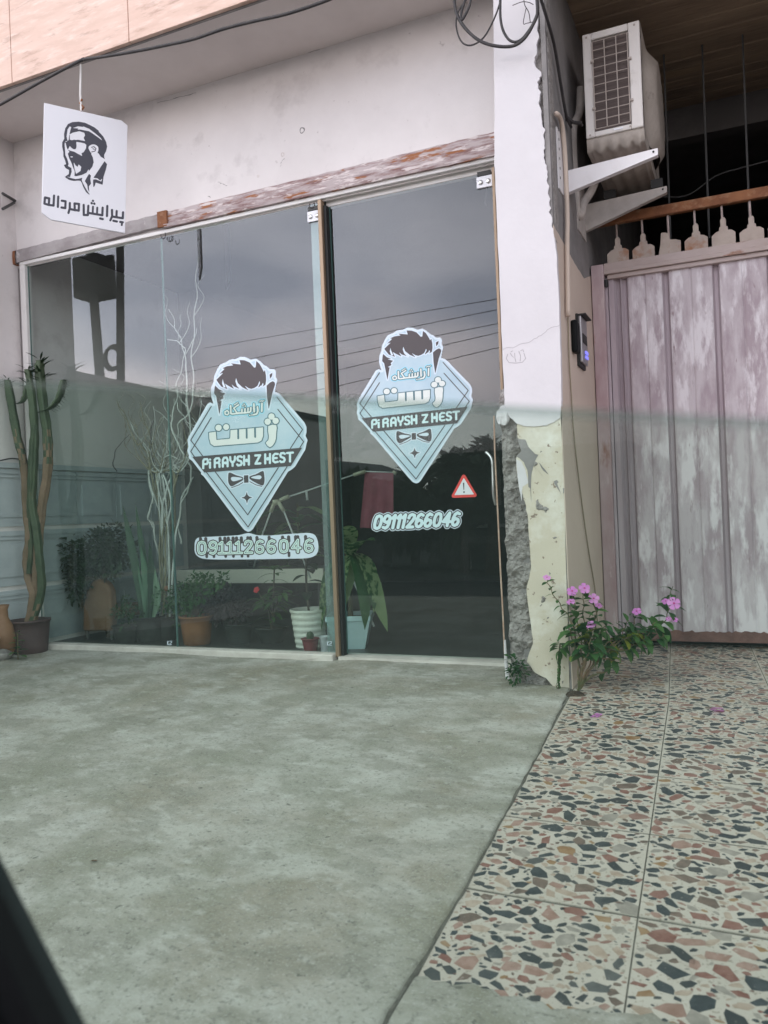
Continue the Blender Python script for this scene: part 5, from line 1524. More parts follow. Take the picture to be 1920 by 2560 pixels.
# ---------------- cactus in a brown pot outside, left
cb = Vector((-2.175, -.245, gz(-.245)))
ct = thing('cactus', 'tall branching euphorbia cactus in a brown pot at the left end of the shop window', 'cactus', tuple(cb))
CY = cb.y
pot(ct, (cb.x, CY + .09, cb.z), .105, .125, .215, M['brown_pot'])
Zc = lambda x, y: (x / 1.728, 600 + y / 1.728)
Zd = lambda x, y: (x / 3.607, 1240 + y / 3.607)
YC = CY + .09
def cstem(pts, r, m, ribs=4, sm=5, seed=0):
    zsplit = 1.25 if m is M['cactus_bark'] else .15
    Q = spline([U(*p, Y=YC + d) for p, d in pts], sm)
    n = len(Q)
    rs = [r * (1 if i < n - 3 else .8) * (1 + .07 * math.sin(i * 1.9 + seed)) for i in range(n)]
    vs, fs = [], []
    N = ribs * 4
    a = Vector((1, 0, 0)); b = Vector((0, 1, 0))
    for i, p in enumerate(Q):
        for k in range(N):
            t = 2 * math.pi * k / N
            rr = rs[i] * (1 + .26 * math.cos(ribs * t + seed))
            vs.append(p + rr * (math.cos(t) * a + math.sin(t) * b))
    for i in range(n - 1):
        for k in range(N): fs.append((i * N + k, i * N + (k + 1) % N, (i + 1) * N + (k + 1) % N, (i + 1) * N + k))
    fs.append(tuple((n - 1) * N + k for k in range(N)))
    mi = [1 if vs[f[0]].z < zsplit + .12 * math.sin(f[0] * 7.7) else 0 for f in fs]
    return obj('stem', (vs, fs), [M['cactus'], M['cactus_bark']], ct, smooth=True, mi=mi), Q
sA, QA = cstem([(Zd(260, 1130), 0), (Zd(300, 900), .0), (Zd(260, 750), .01), (Zd(240, 560), .01), (Zd(265, 380), .0), (Zd(240, 120), .0), (Zc(105, 980), .0), (Zc(75, 850), -.01), (Zc(45, 680), -.02), (Zc(32, 605), -.02)], .0235, M['cactus_bark'], 4, seed=1)
sB, QB = cstem([(Zd(300, 1120), -.01), (Zd(375, 850), -.01), (Zd(360, 600), -.02), (Zd(330, 300), -.02), (Zd(290, 60), -.02), (Zc(145, 1000), -.02), (Zc(150, 850), -.02), (Zc(140, 700), -.02), (Zc(120, 560), -.02)], .0225, M['cactus'], 4, seed=2)
sC, QC = cstem([(Zd(330, 900), .02), (Zd(340, 500), .02), (Zd(370, 150), .02), (Zc(205, 1000), .02), (Zc(205, 850), .02), (Zc(185, 700), .02), (Zc(172, 570), .02), (Zc(172, 520), .02)], .024, M['cactus_bark'], 4, seed=3)
sD, QD = cstem([(Zd(270, 700), .0), (Zd(290, 450), .0), (Zd(275, 200), .0), (Zc(135, 1050), -.03), (Zc(140, 920), -.03), (Zc(150, 800), -.03)], .020, M['cactus'], 4, seed=4)
for pts in ([(Zc(70, 708), -.02), (Zc(95, 700), -.02), (Zc(110, 670), -.02), (Zc(115, 630), -.02)], [(Zc(170, 745), .02), (Zc(220, 725), .0), (Zc(255, 680), .0), (Zc(270, 630), .0), (Zc(272, 605), .0)]):
    s_, Q = cstem(pts, .017 if pts[0][0][0] < 60 else .020, M['cactus'], 4, seed=5)
    if pts[0][0][0] > 60:
        QE = Q
SP = mesh('spine_leaf_mesh', leaf_vf(.075, .012, .2, .12, 3), M['leaf_dark'])
def tuft(p, n, L, up=.6, lo=-.02):
    for k in range(n):
        a = k * 2.4
        z = R.uniform(lo, .04)
        inst('spine_leaf', SP, aim(p + Vector((.014 * math.cos(a), .014 * math.sin(a), z - .03)), Vector((math.cos(a), math.sin(a), up + R.uniform(-.25, .25))), 0, L * R.uniform(.8, 1.2)), ct)
tuft(QC[-1], 34, 1.15, .45, -.12)
tuft(QB[-1], 26, 1.0, .35, -.07)
tuft(QA[-1] + Vector((0, 0, .0)), 16, .7, .4, -.05)
for i in range(4, len(QE)):
    for k in range(3):
        inst('spine_leaf', SP, aim(QE[i], Vector((1, R.uniform(-.6, .3), -.35 + .2 * k)), 0, .9), ct)
pb = U(*Zc(105, 910), Y=YC - .02)
tuft(pb + Vector((.02, 0, 0)), 18, .7, .2, -.08)
# things at the far left edge
gp = thing('white_tin', 'white painted tin pot cut off by the left edge beside the cactus', 'tin', (-2.165, -.47, gz(-.47)))
c = Vector((-2.165, -.47, gz(-.47)))
pot(gp, (c.x, c.y, c.z), .045, .052, .15, M['white_bucket'])
c = Vector((-2.225, -.42, gz(-.32)))
j = thing('clay_jug', 'weathered reddish clay jug standing at the left edge behind the white tin', 'jug', tuple(c + Vector((0, .12, 0))))
obj('jug_body', lathe([(.05, 0), (.07, .05), (.072, .14), (.06, .20), (.036, .25), (.034, .30), (.045, .33), (.036, .33), (.03, .28)], (c.x, c.y + .10, c.z), 24), M['brown_seat'], j, smooth=True)
c = Vector((-2.10, -.44, gz(-.44)))
st_ = bmesh.new(); bmesh.ops.create_icosphere(st_, subdivisions=3, radius=.06)
v = [((q.co.x * 1.3) + .01 * nz(q.co.x * 20, q.co.y * 20), q.co.y, q.co.z * .6 + .012 * nz(q.co.x * 14, q.co.z * 14)) for q in st_.verts]
f = [[q.index for q in t.verts] for t in st_.faces]
tag(obj('grey_stone', ([(c.x + a - .06, c.y + b + .04, c.z + d + .03) for a, b, d in v], f), M['cement'], smooth=True, loc=tuple(c)), 'rounded grey stone lying beside the brown cactus pot', 'stone')
c = UG(236, 2161)
tag(obj('red_leaf', ([(c.x - .012, c.y - .004, c.z + .009), (c.x + .002, c.y - .007, c.z + .016), (c.x + .012, c.y, c.z + .012), (c.x, c.y + .007, c.z + .010)], [(0, 1, 2, 3)]), M['brown_seat'], loc=tuple(c)), 'tiny reddish dry leaf on the bare concrete', 'leaf')

# ================================================================== inside the shop
FZ = -.03
Z7 = lambda x, y: (400 + x / 2.765, 1360 + y / 2.765)
def base(px, Yv): p = U(px, 1500, Y=Yv); return Vector((p.x, Yv, FZ))
# light blue square planter with dieffenbachia behind the door
q = U(*Z7(1340, 600), Y=.36)
dp = thing('dieffenbachia', 'spotted green dieffenbachia in a light blue square planter behind the bronze post', 'potted plant', (q.x, .36, FZ))
def square_pot(cx, cy, z0, w0, w1, h, ang):
    vs, fs = [], []
    lv = [(w0, 0), (w0 + (w1 - w0) * .85, h * .84), (w1, h * .85), (w1, h), (w1 - .012, h), (w1 - .016, h * .88)]
    for w, z in lv:
        for a in range(4):
            t = ang + math.pi / 4 + a * math.pi / 2
            vs.append((cx + w * .7071 * math.cos(t), cy + w * .7071 * math.sin(t), z0 + z))
    for i in range(len(lv) - 1):
        for k in range(4): fs.append((i * 4 + k, i * 4 + (k + 1) % 4, (i + 1) * 4 + (k + 1) % 4, (i + 1) * 4 + k))
    return vs, fs
px_, py_ = q.x - .02, .36
bevel(obj('planter', square_pot(px_, py_, FZ, .18, .27, .20, .35), M['blue_planter'], dp), .004)
obj('soil', ([(px_ + .12 * math.cos(.35 + math.pi / 4 + k * math.pi / 2), py_ + .12 * math.sin(.35 + math.pi / 4 + k * math.pi / 2), FZ + .178) for k in range(4)], [(0, 1, 2, 3)]), M['soil'], dp)
trunk = spline([Vector((px_, py_, FZ + .17)), Vector((px_ + .005, py_, FZ + .34)), Vector((px_ - .005, py_, FZ + .52)), Vector((px_ + .02, py_, FZ + .66))], 5)
obj('cane', tube(trunk, .017, 8), M['stem'], dp, smooth=True)
DL = [mesh('big_leaf_mesh', leaf_vf(.26, .115, .25, c, 10, .85), M['leaf_dieff']) for c in (.55, .95, 1.25)]
top = trunk[-1]
for (a, b), (c, d), k, s in (((1290, 70), (1165, 330), 2, 1.0), ((1300, 60), (1300, 240), 1, .85), ((1330, 60), (1480, 300), 2, 1.0), ((1340, 40), (1600, 190), 1, 1.0), ((1290, 40), (1310, -150), 0, .95), ((1310, 90), (1165, 360), 2, .95), ((1330, 90), (1500, 340), 2, 1.0), ((1300, 60), (1230, -30), 0, .8), ((1330, 60), (1400, -60), 0, .9), ((1310, 60), (1250, 200), 1, .8)):
    p0 = U(*Z7(a, b + 20), Y=.34); p1 = U(*Z7(c, d), Y=.26)
    inst('leaf', DL[k], aim(p0, (p1 - p0) + Vector((0, -.03, .16 if k == 2 else .05)), R.uniform(-.3, .3), s * 1.22), dp)
# white ribbed bucket with plant
q = U(*Z7(1035, 600), Y=.30)
wb = thing('bucket_plant', 'leafy plant in a white ribbed plastic bucket behind the middle pane', 'potted plant', (q.x, .30, FZ))
pot(wb, (q.x, .30, FZ), .085, .112, .235, M['white_bucket'], ribs=6)
t = spline([Vector((q.x, .3, FZ + .2)), Vector((q.x - .01, .3, FZ + .4)), Vector((q.x + .0, .3, FZ + .62))], 4)
obj('stem', tube(t, .007, 6), M['bark'], wb)
BL_ = [mesh('broad_leaf_mesh', leaf_vf(.15, .08, .2, .5, 6, .9), M['leaf_dark'])]
for k in range(11):
    a = k * 2.4
    inst('leaf', BL_[0], aim(t[-1] - Vector((0, 0, .035 * k - .06)), Vector((math.cos(a), math.sin(a), .25)), 0, R.uniform(.7, 1.1)), wb)
q = U(*Z7(1040, 690), Y=.13)
mp_ = thing('maroon_pot', 'tiny maroon pot with a small cactus in front of the white bucket', 'flower pot', (q.x, .13, FZ))
pot(mp_, (q.x, .13, FZ), .036, .05, .085, M['maroon_pot'])
obj('small_cactus', lathe([(.016, .07), (.022, .09), (.022, .105), (.014, .12), (.001, .124)], (q.x, .13, FZ), 12), M['cactus'], mp_, smooth=True)
q = U(*Z7(1140, 680), Y=.17)
gp2 = thing('grey_cup', 'small pale grey cup beside the maroon pot behind the glass', 'cup', (q.x, .17, FZ))
obj('cup_body', lathe([(.024, 0), (.034, .09), (.036, .092), (.03, .09), (.022, .01)], (q.x, .17, FZ), 18), M['st_grey'], gp2, smooth=True)
# poinsettia like plant with red flower
q = U(*Z7(770, 590), Y=.42)
ps = thing('poinsettia', 'dark long leaved plant with one small red flower in a dark bowl', 'potted plant', (q.x, .42, FZ))
pot(ps, (q.x, .42, FZ), .07, .105, .10, M['black_pot'], name='bowl')
LL = [mesh('long_leaf_mesh', leaf_vf(.125, .032, .2, c, 6), M['leaf_shrub']) for c in (.3, .6)]
for s, (tx, ty) in enumerate(((790, 180), (690, 380), (850, 330))):
    e = U(*Z7(tx, ty), Y=.40)
    Q = spline([Vector((q.x, .42, FZ + .08)), Vector(((q.x * 2 + e.x) / 3, .42, FZ + .22)), e], 6)
    obj('stem', tube(Q, .005, 5), M['bark'], ps)
    n = len(Q)
    for i in range(3 if s == 0 else 6, n):
        for k in range(3):
            a = i * 2.4 + k * 2.1
            inst('leaf', R.choice(LL), aim(Q[i], Vector((math.cos(a), math.sin(a), .3)), 0, R.uniform(.65, 1.1)), ps)
    if s == 0:
        for k in range(9):
            a = k * 2.4
            inst('leaf', LL[0], aim(e, Vector((math.cos(a), math.sin(a), .5)), 0, 1), ps)
e = U(*Z7(668, 318), Y=.36)
inst('flower', mesh('red_flower_mesh', (fv, ff), [M['petal_red'], M['petal_red']], fm, sm=False), Matrix.Translation(e) @ Matrix.Rotation(1.2, 4, 'X') @ Matrix.Scale(.8, 4), ps)
obj('stem', tube([Q[4], e], .003, 5), M['stem'], ps)
# orange pot with green shrub
q = U(*Z7(255, 640), Y=.28)
og = thing('green_shrub', 'bright small leaved green shrub in an orange pot behind the middle pane', 'potted plant', (q.x, .28, FZ))
pot(og, (q.x, .28, FZ), .085, .105, .185, M['orange_pot'])
e = U(*Z7(225, 420), Y=.28)
bush('foliage', (e.x, .28, e.z), (.19, .13, .155), 900, .030, M['leaf_shrub'], og, .5)
e = U(*Z7(290, 320), Y=.3)
bush('foliage', (e.x, .3, e.z + .03), (.12, .09, .11), 350, .028, M['leaf_shrub'], og, .5)
e = U(*Z7(420, 240), Y=.3)
bush('foliage', (e.x, .3, e.z), (.06, .05, .08), 90, .03, M['leaf_shrub'], og, .5)
for k in range(7):
    e = U(*Z7(225 + 30 * (k - 3), 380 - 20 * k), Y=.28)
    obj('stem', tube([(q.x, .28, FZ + .16), e], .004, 5), M['bark'], og)
# purple plant
q = U(*Z7(545, 650), Y=.34)
pp2 = thing('purple_plant', 'dark purple bushy plant in a black pot right of the orange pot', 'potted plant', (q.x, .34, FZ))
pot(pp2, (q.x, .34, FZ), .07, .09, .13, M['black_pot'])
e = U(*Z7(490, 420), Y=.34)
bush('foliage', (e.x, .34, e.z), (.20, .12, .17), 600, .045, M['leaf_purple'], pp2, .4)
obj('stem', tube([(q.x, .34, FZ + .1), (e.x, .34, e.z)], .006, 5), M['bark'], pp2)
# snake plants
q = U(*Zd(1350, 1150), Y=.32)
sk = thing('snake_plant', 'tall snake plant with two long dark blades and pale short blades in a black pot', 'potted plant', (q.x, .32, FZ))
pot(sk, (q.x, .32, FZ), .085, .10, .17, M['black_pot'])
def blade(p0, p1, w, m, tw=.3, name='leaf'):
    p0, p1 = Vector(p0), Vector(p1)
    vs, fs = [], []
    d = p1 - p0
    sd = Vector((1, .25, 0)).normalized()
    n = 10
    for i in range(n + 1):
        t = i / n
        ww = w / 2 * (min(1, .55 + t * 1.2) if t < .4 else 1.0 if t < .6 else max(.02, 1 - ((t - .6) / .4) ** 1.6))
        s = (sd + Vector((0, tw * math.sin(t * 3), 0))).normalized()
        p = p0 + d * t + Vector((.012 * math.sin(t * 4), .01 * t, 0))
        vs += [p - s * ww, p + Vector((0, .012 * (ww / w * 2), 0)), p + s * ww]
    for i in range(n):
        for k in range(2): fs.append((i * 3 + k, i * 3 + k + 1, (i + 1) * 3 + k + 1, (i + 1) * 3 + k))
    return obj(name, (vs, fs), m, sk, smooth=True)
bz = FZ + .15
for (tx, ty), w, pale in (((1105, 75), .055, 0), ((1222, 68), .042, 0), ((1270, 455), .05, 1), ((1350, 420), .05, 0), ((1400, 640), .035, 1), ((1240, 620), .03, 1), ((1430, 760), .04, 1), ((1330, 700), .045, 1)):
    e = U(*Zd(tx, ty), Y=.32)
    bx_ = q.x + max(-.05, min(.05, (e.x - q.x) * .35))
    blade((bx_, .32 + R.uniform(-.03, .03), bz), e, w, M['leaf_snake_pale'] if pale else M['leaf_snake'])
# small plant left of it
q = U(*Zd(1130, 1150), Y=.22)
sm_ = thing('seedling_pot', 'small leafy plant in a black bowl between the brown chair and the snake plant', 'potted plant', (q.x, .22, FZ))
pot(sm_, (q.x, .22, FZ), .06, .085, .12, M['black_pot'], name='bowl')
bush('foliage', (q.x, .22, FZ + .2), (.11, .08, .10), 220, .03, M['leaf'], sm_, .4)
# bush built inside in place of a reflected one; chair guessed from a blur
q = U(*Zd(880, 520), Y=.34)
db = thing('reflection_shrub', 'large dark shrub added behind the leftmost pane, standing in for a reflected one', 'shrub', (q.x, .34, FZ))
bush('foliage', (q.x, .34, q.z), (.30, .15, .30), 2000, .04, M['leaf_dark'], db, .45)
e = U(*Zd(640, 620), Y=.22)
bush('foliage', (e.x + .05, .24, e.z), (.16, .09, .28), 800, .04, M['leaf_dark'], db, .45)
obj('trunk', tube([(q.x, .42, FZ), (q.x + .02, .36, q.z)], .022, 7), M['bark'], db)
q = U(*Zd(870, 1280), Y=.30)
ch = thing('guessed_brown_chair', 'low brown chair guessed from a blurred brown shape in the leftmost pane', 'chair', (q.x, .35, FZ))
prof = [Zd(740, 1220), Zd(745, 1000), Zd(775, 850), Zd(820, 770), Zd(880, 745), Zd(950, 780), Zd(990, 860), Zd(1000, 1000), Zd(1000, 1220)]
bevel(obj('backrest', prism([tuple(U(*p, Y=.30)) for p in prof], (0, .07, 0)), M['brown_seat'], ch, smooth=False), .018, 3)
c0, c1 = U(*prof[0], Y=.30), U(*prof[-1], Y=.30)
bevel(obj('seat', box(c0.x, c1.x, .375, .72, c0.z + .08, c0.z + .16), M['brown_seat'], ch), .015, 2)
for xx in (c0.x + .02, c1.x - .02):
    for yy in (.33, .68): obj('leg', tube([(xx, yy, FZ), (xx, yy, c0.z + .09)], .012, 8), M['pole'], ch)
# twisted white branches
q = U(*Z7(30, 560), Y=.40)
tw = thing('twisted_branches', 'tall bundle of twisted white painted branches standing behind the glass seam', 'branches', (q.x, .40, FZ))
pot(tw, (q.x, .40, FZ), .08, .09, .16, M['black_pot'], name='vase')
Zb = lambda x, y: (x / 1.728, 600 + y / 1.728)
Zs = lambda x, y: (x / 1.728, 1100 + y / 1.728)
def twig(pts, r0, r1, m, y0=.40, seed=0):
    n = len(pts)
    Q = spline([U(*p, Y=y0 + .05 * math.sin(i * 1.3 + seed)) for i, p in enumerate(pts)], 6)
    Q = [p + Vector((.006 * math.sin(i * 1.1 + seed), .006 * math.cos(i * .9), 0)) for i, p in enumerate(Q)]
    obj('branch', tube(Q, [r0 + (r1 - r0) * i / len(Q) for i in range(len(Q))], 6), m, tw, smooth=True)
    return Q
bw_ = M['white_branch']
T = [
    ([Zs(690, 800), Zs(690, 560), Zs(665, 380), Zs(640, 330), Zs(660, 250), Zs(640, 150), Zb(690, 960), Zb(620, 880), Zb(560, 790)], .010, .003, bw_),
    ([Zs(710, 800), Zs(715, 560), Zs(700, 330), Zs(720, 220), Zs(760, 120), Zb(790, 980), Zb(830, 890), Zb(810, 720), Zb(805, 560), Zb(790, 460), Zb(760, 380), Zb(735, 300)], .010, .0025, bw_),
    ([Zs(735, 780), Zs(745, 600), Zs(760, 420), Zs(790, 250), Zs(830, 150), Zs(800, 80), Zb(780, 900), Zb(740, 800), Zb(760, 700), Zb(770, 600), Zb(800, 490), Zb(770, 440), Zb(722, 430)], .009, .0025, bw_),
    ([Zs(700, 780), Zs(720, 500), Zs(700, 250), Zs(670, 120), Zs(610, 20), Zb(590, 880), Zb(540, 760), Zb(500, 690)], .009, .003, M['dry_branch']),
    ([Zs(720, 780), Zs(735, 520), Zs(690, 300), Zs(660, 180), Zs(640, 60), Zb(650, 930), Zb(640, 830), Zb(600, 700)], .010, .003, M['dry_branch']),
    ([Zs(730, 700), Zs(720, 420), Zs(740, 260), Zs(700, 130), Zb(730, 960), Zb(770, 880), Zb(770, 800), Zb(820, 740), Zb(835, 640), Zb(830, 480), Zb(845, 300), Zb(850, 150), Zb(862, 0)], .008, .003, bw_),
    ([Zb(800, 500), Zb(830, 440), Zb(855, 380)], .003, .0015, bw_), ([Zb(770, 430), Zb(775, 380), Zb(785, 320)], .003, .0015, bw_),
    ([Zb(760, 700), Zb(790, 760), Zb(830, 800), Zb(860, 790)], .004, .0015, bw_), ([Zb(690, 960), Zb(730, 930), Zb(780, 950), Zb(820, 940)], .004, .0015, bw_),
    ([Zb(620, 880), Zb(650, 960), Zb(640, 1040)], .003, .0015, bw_), ([Zb(740, 800), Zb(710, 760), Zb(690, 790)], .003, .0015, bw_),
    ([Zb(500, 1000), Zb(490, 940), Zb(520, 880), Zb(560, 840)], .004, .002, M['cable']), ([Zb(660, 960), Zb(650, 830), Zb(665, 780)], .006, .003, M['cable']),
    ([Zs(660, 380), Zs(640, 320), Zs(670, 270), Zs(690, 300)], .004, .002, bw_), ([Zs(780, 450), Zs(775, 330), Zs(800, 240), Zs(835, 160)], .007, .003, bw_),
]
for k in range(16):
    x0, x1 = R.uniform(640, 790), R.uniform(470, 880)
    T.append(([Zs(R.uniform(690, 740), 700), Zs(R.uniform(680, 750), 420), Zs(x0, 150), Zb(x0 * .5 + x1 * .5 + R.uniform(-30, 30), 1000), Zb(x1 + R.uniform(-40, 40), 890), Zb(x1, 780 + R.uniform(-140, 60))], R.uniform(.005, .008), .0018, R.choice((bw_, bw_, M['dry_branch']))))
for i, (pts, a, b, m) in enumerate(T):
    Q = twig(pts, a, b, m, seed=i * 1.7)
    for k in range(2 if len(pts) > 4 else 0):
        j = R.randrange(len(Q) // 2, len(Q) - 3)
        p = Q[j]
        s = R.choice((-1, 1))
        W2 = [p, p + Vector((.05 * s, 0, .05)), p + Vector((.08 * s, .01, .12)), p + Vector((.06 * s + R.uniform(-.05, .05), .0, .20)), p + Vector((.10 * s, 0, .26))]
        obj('branch', tube(spline(W2, 5), [.003 - .0001 * q_ for q_ in range(21)], 5), m, tw, smooth=True)
e = U(*Zd(1505, 835), Y=.36)
obj('clay_bead', lathe([(.001, -.02), (.016, -.014), (.021, 0), (.016, .014), (.001, .02)], tuple(e), 14), M['orange_pot'], tw, smooth=True)
# cream bench board, drying rack, pink cloth, hanging strip
a, b = U(*Z7(110, 180), Y=1.0), U(*Z7(1130, 270), Y=1.0)
bn = thing('cream_bench', 'long cream bench board low in the dim shop behind the potted plants', 'bench', ((a.x + b.x) / 2, 1.0, FZ))
bevel(obj('front_board', box(a.x, b.x, 1.0, 1.02, b.z, a.z), M['cream'], bn), .004)
obj('seat_top', box(a.x, b.x, 1.021, 1.30, a.z - .025, a.z), M['inner_floor'], bn)
for x in (a.x + .05, b.x - .05): obj('leg', box(x - .03, x + .03, 1.06, 1.12, FZ, b.z), M['pole'], bn)
Z8 = lambda x, y: (680 + x / 4.366, 1120 + y / 4.366)
YR = .75
rk = thing('drying_rack', 'folding white clothes drying rack with cream plastic joints inside the shop', 'drying rack', tuple(U(*Z8(60, 1300), Y=YR)))
def rt(pts, r, m, name): obj(name, tube([U(*Z8(*p), Y=YR + d) for p, d in pts], r, 8), m, rk, smooth=True)
rt([((100, 560), 0), ((400, 460), .05), ((690, 360), .1), ((900, 290), .14)], .005, M['rack_tube'], 'arm_tube')
rt([((890, 295), .14), ((1020, 255), .16)], .012, M['rack'], 'joint_sleeve')
rt([((1020, 255), .16), ((1330, 268), .2)], .004, M['rack_tube'], 'top_rod')
rt([((1320, 262), .2), ((1355, 278), .2)], .012, M['rack'], 'end_cap')
rt([((90, 570), 0), ((180, 530), 0)], .014, M['rack'], 'joint_sleeve')
rt([((40, 565), 0), ((45, 620), 0)], .024, M['rack'], 'hub')
rt([((70, 590), 0), ((130, 690), 0)], .014, M['rack'], 'joint_sleeve')
rt([((130, 690), 0), ((225, 930), 0), ((420, 1420), 0)], .006, M['rack_tube'], 'leg')
rt([((25, 600), 0), ((-15, 700), 0)], .014, M['rack'], 'joint_sleeve')
rt([((-15, 700), 0), ((-110, 960), .1), ((-200, 1300), .2)], .006, M['rack_tube'], 'leg')
rt([((375, 460), .05), ((385, 570), .05)], .008, M['rack_tube'], 'peg')
P7 = [U(*Z7(*p), Y=YR) for p in ((1320, 220), (1450, 500), (1480, 570))]
obj('leg', tube(P7, .007, 8), M['rack_tube'], rk)
a, b, c, d = (U(*Z8(*p), Y=YR + .17) for p in ((1015, 262), (1325, 272), (1335, 880), (960, 870)))
vs, fs = [], []
for i in range(15):
    for k in range(13):
        s, t = i / 14, k / 12
        p = (a * (1 - s) + b * s) * (1 - t) + (d * (1 - s) + c * s) * t
        vs.append(p + Vector((0, .018 * math.sin(s * 17) * t, 0)))
for i in range(14):
    for k in range(12): fs.append((i * 13 + k, (i + 1) * 13 + k, (i + 1) * 13 + k + 1, i * 13 + k + 1))
tag(obj('pink_towel', (vs, fs), M['pink_cloth'], smooth=True, loc=tuple(a)), 'dark pink towel hanging on the drying rack behind the glass door', 'towel')
a, b = U(557, 545, Y=.5), U(577, 700, Y=.5)
tag(obj('hanging_strip', prism([(a.x, .5, a.z + .25), (b.x - .004, .5, a.z + .25), (b.x, .5, b.z), (a.x + .006, .5, b.z - .06)], (0, .01, 0)), M['black_plastic'], loc=(a.x, .5, a.z)), 'dark flat strip with a slanted end hanging from the ceiling behind the middle pane', 'strip')
for px, py, hh, lab in ((745, 1300, .5, 'dark bold leaved plant behind the drying rack'), (640, 1250, .45, 'slim dark green plant left of the drying rack, above the cream bench')):
    q = U(px, py, Y=1.42)
    t = thing('back_plant', lab, 'potted plant', (q.x, 1.42, FZ + .3))
    pot(t, (q.x, 1.42, FZ + .33), .07, .09, .14, M['black_pot'])
    for k in range(14):
        a = k * 2.4
        inst('leaf', DL[k % 2] if px > 700 else LL[0], aim(Vector((q.x, 1.42, FZ + .45 + .03 * k)), Vector((math.cos(a), math.sin(a), .7)), 0, 1.0 if px > 700 else 1.9), t)
    obj('stem', tube([(q.x, 1.42, FZ + .4), (q.x, 1.42, FZ + .9)], .007, 5), M['stem'], t)

# ================================================================== the street behind the camera (seen only as reflections)
def V(px, py, Yv):
    p = U(px, py, Y=Yv)
    return Vector((p.x, -Yv, p.z))
ZG = zr
def house(label, xa, xb, zt, y, depth, m, roofm, gable=0):
    h = thing('house', label, 'house', ((xa + xb) / 2, y, ZG), 'houses across the street')
    obj('wall', box(xa, xb, y - depth, y, ZG, zt), m, h)
    if gable:
        g = [(xa - .3, y + .3, zt + .003), (xb + .3, y + .3, zt + .003), ((xa + xb) / 2, y + .3, zt + gable)]
        obj('roof', prism(g, (0, -depth - .6, 0)), roofm, h)
    else:
        obj('roof', box(xa - .15, xb + .15, y - depth - .15, y + .15, zt + .002, zt + .14), roofm, h)
    n = max(1, int((xb - xa) / 2.2))
    for k in range(n):
        x = xa + (k + .5) * (xb - xa) / n
        w = obj('window', box(x - .55, x + .55, y + .002, y + .06, zt - 2.0, zt - .8), M['frame_white'], h)
        obj('window_pane', box(x - .48, x + .48, y + .061, y + .066, zt - 1.93, zt - .87), M['window_dark'], w)
    return h
a, b = V(600, 1215, 15), V(850, 1200, 15)
house('grey house with a low gabled sheet roof across the street, reflected in the middle pane', a.x, b.x, V(700, 1205, 15).z, -15, 6, M['house_dark'], M['roof'], .7)
a, b = V(1090, 1200, 12), V(1290, 1200, 12)
house('dark block house across the street reflected at the right of the glass door', a.x, b.x + 3, V(1180, 1215, 12).z, -12, 5, M['house_dark'], M['roof'])
a, b = V(395, 1010, 13), V(545, 1040, 13)
house('pale flat roofed house across the street reflected in the leftmost pane', a.x - 6, b.x, V(500, 1010, 13).z, -13, 6, M['house'], M['roof'])
def tree(label, x, y, z, rad, tr):
    t = thing('street_tree', label, 'tree', (x, y, ZG), 'trees across the street')
    obj('trunk', tube([(x, y, ZG), (x + .1, y, z - rad[2] * .6), (x, y, z)], [tr, tr * .7, tr * .3], 8), M['bark'], t)
    for k in range(4):
        a = k * 1.7
        obj('limb', tube([(x + .05, y, z - rad[2] * .7), (x + rad[0] * .6 * math.cos(a), y + rad[1] * .6 * math.sin(a), z + rad[2] * .2)], tr * .35, 5), M['bark'], t)
    bush('crown', (x, y, z), rad, 1500, .30, M['tree_leaf'], t, .35)
for px, py, Yv, rad, lab in ((1030, 1290, 14, (1.0, .8, .75), 'low bushy tree reflected below the door sticker'), (960, 1310, 13, (1.3, .8, .5), 'hedge like shrub tree reflected behind the pink towel'), (1150, 1215, 11, (.7, .7, .7), 'dark tree against the block house reflected above the warning triangle'), (1215, 1190, 10.5, (.8, .8, .85), 'tall dark tree reflected at the right edge of the glass door'),
                           (860, 1290, 12, (.6, .6, 1.0), 'narrow dark tree reflected beside the bronze post'), (560, 1230, 17, (2.2, 1.2, .9), 'broad tree behind the grey house reflected in the middle pane')):
    p = V(px, py, Yv)
    tree(lab, p.x, p.y, p.z, rad, .12)
def upole(px0, px1, Yv, w, lab, box_=None):
    a, b = V(px0, 560, Yv), V(px1, 1000, Yv)
    d = (a - b) / (a.z - b.z)
    t = thing('utility_pole', lab, 'utility pole', (b.x + d.x * (ZG - b.z), -Yv, ZG), 'utility poles across the street')
    obj('shaft', tube([b + d * (ZG - b.z), b + d * (8.5 - b.z)], [w, w * .8], 10), M['pole'], t)
    return t, d
t, d = upole(221, 254, 9, .11, 'leaning utility pole carrying a dark cabinet, reflected in the leftmost pane')
a, b = V(182, 645, 9), V(252, 735, 9)
bevel(obj('cabinet', box(a.x, b.x, -9.5, -8.95, b.z, a.z), M['pole'], t), .05)
for z in (b.z + .02, a.z - .08): obj('cabinet_lug', box(b.x, b.x + .14, -9.3, -9.2, z, z + .07), M['pole'], t)
t, d = upole(300, 302, 8.5, .09, 'straight utility pole with a coil of cable, reflected in the leftmost pane')
c = V(290, 900, 8.5)
for k in range(3):
    pts = [(c.x + .2 * math.cos(s) + .03 * k, -8.38, c.z + .22 * math.sin(s) + .02 * k) for s in np.linspace(0, 6.283, 20)]
    obj('cable_coil', tube(pts, .03, 6), M['cable'], t)
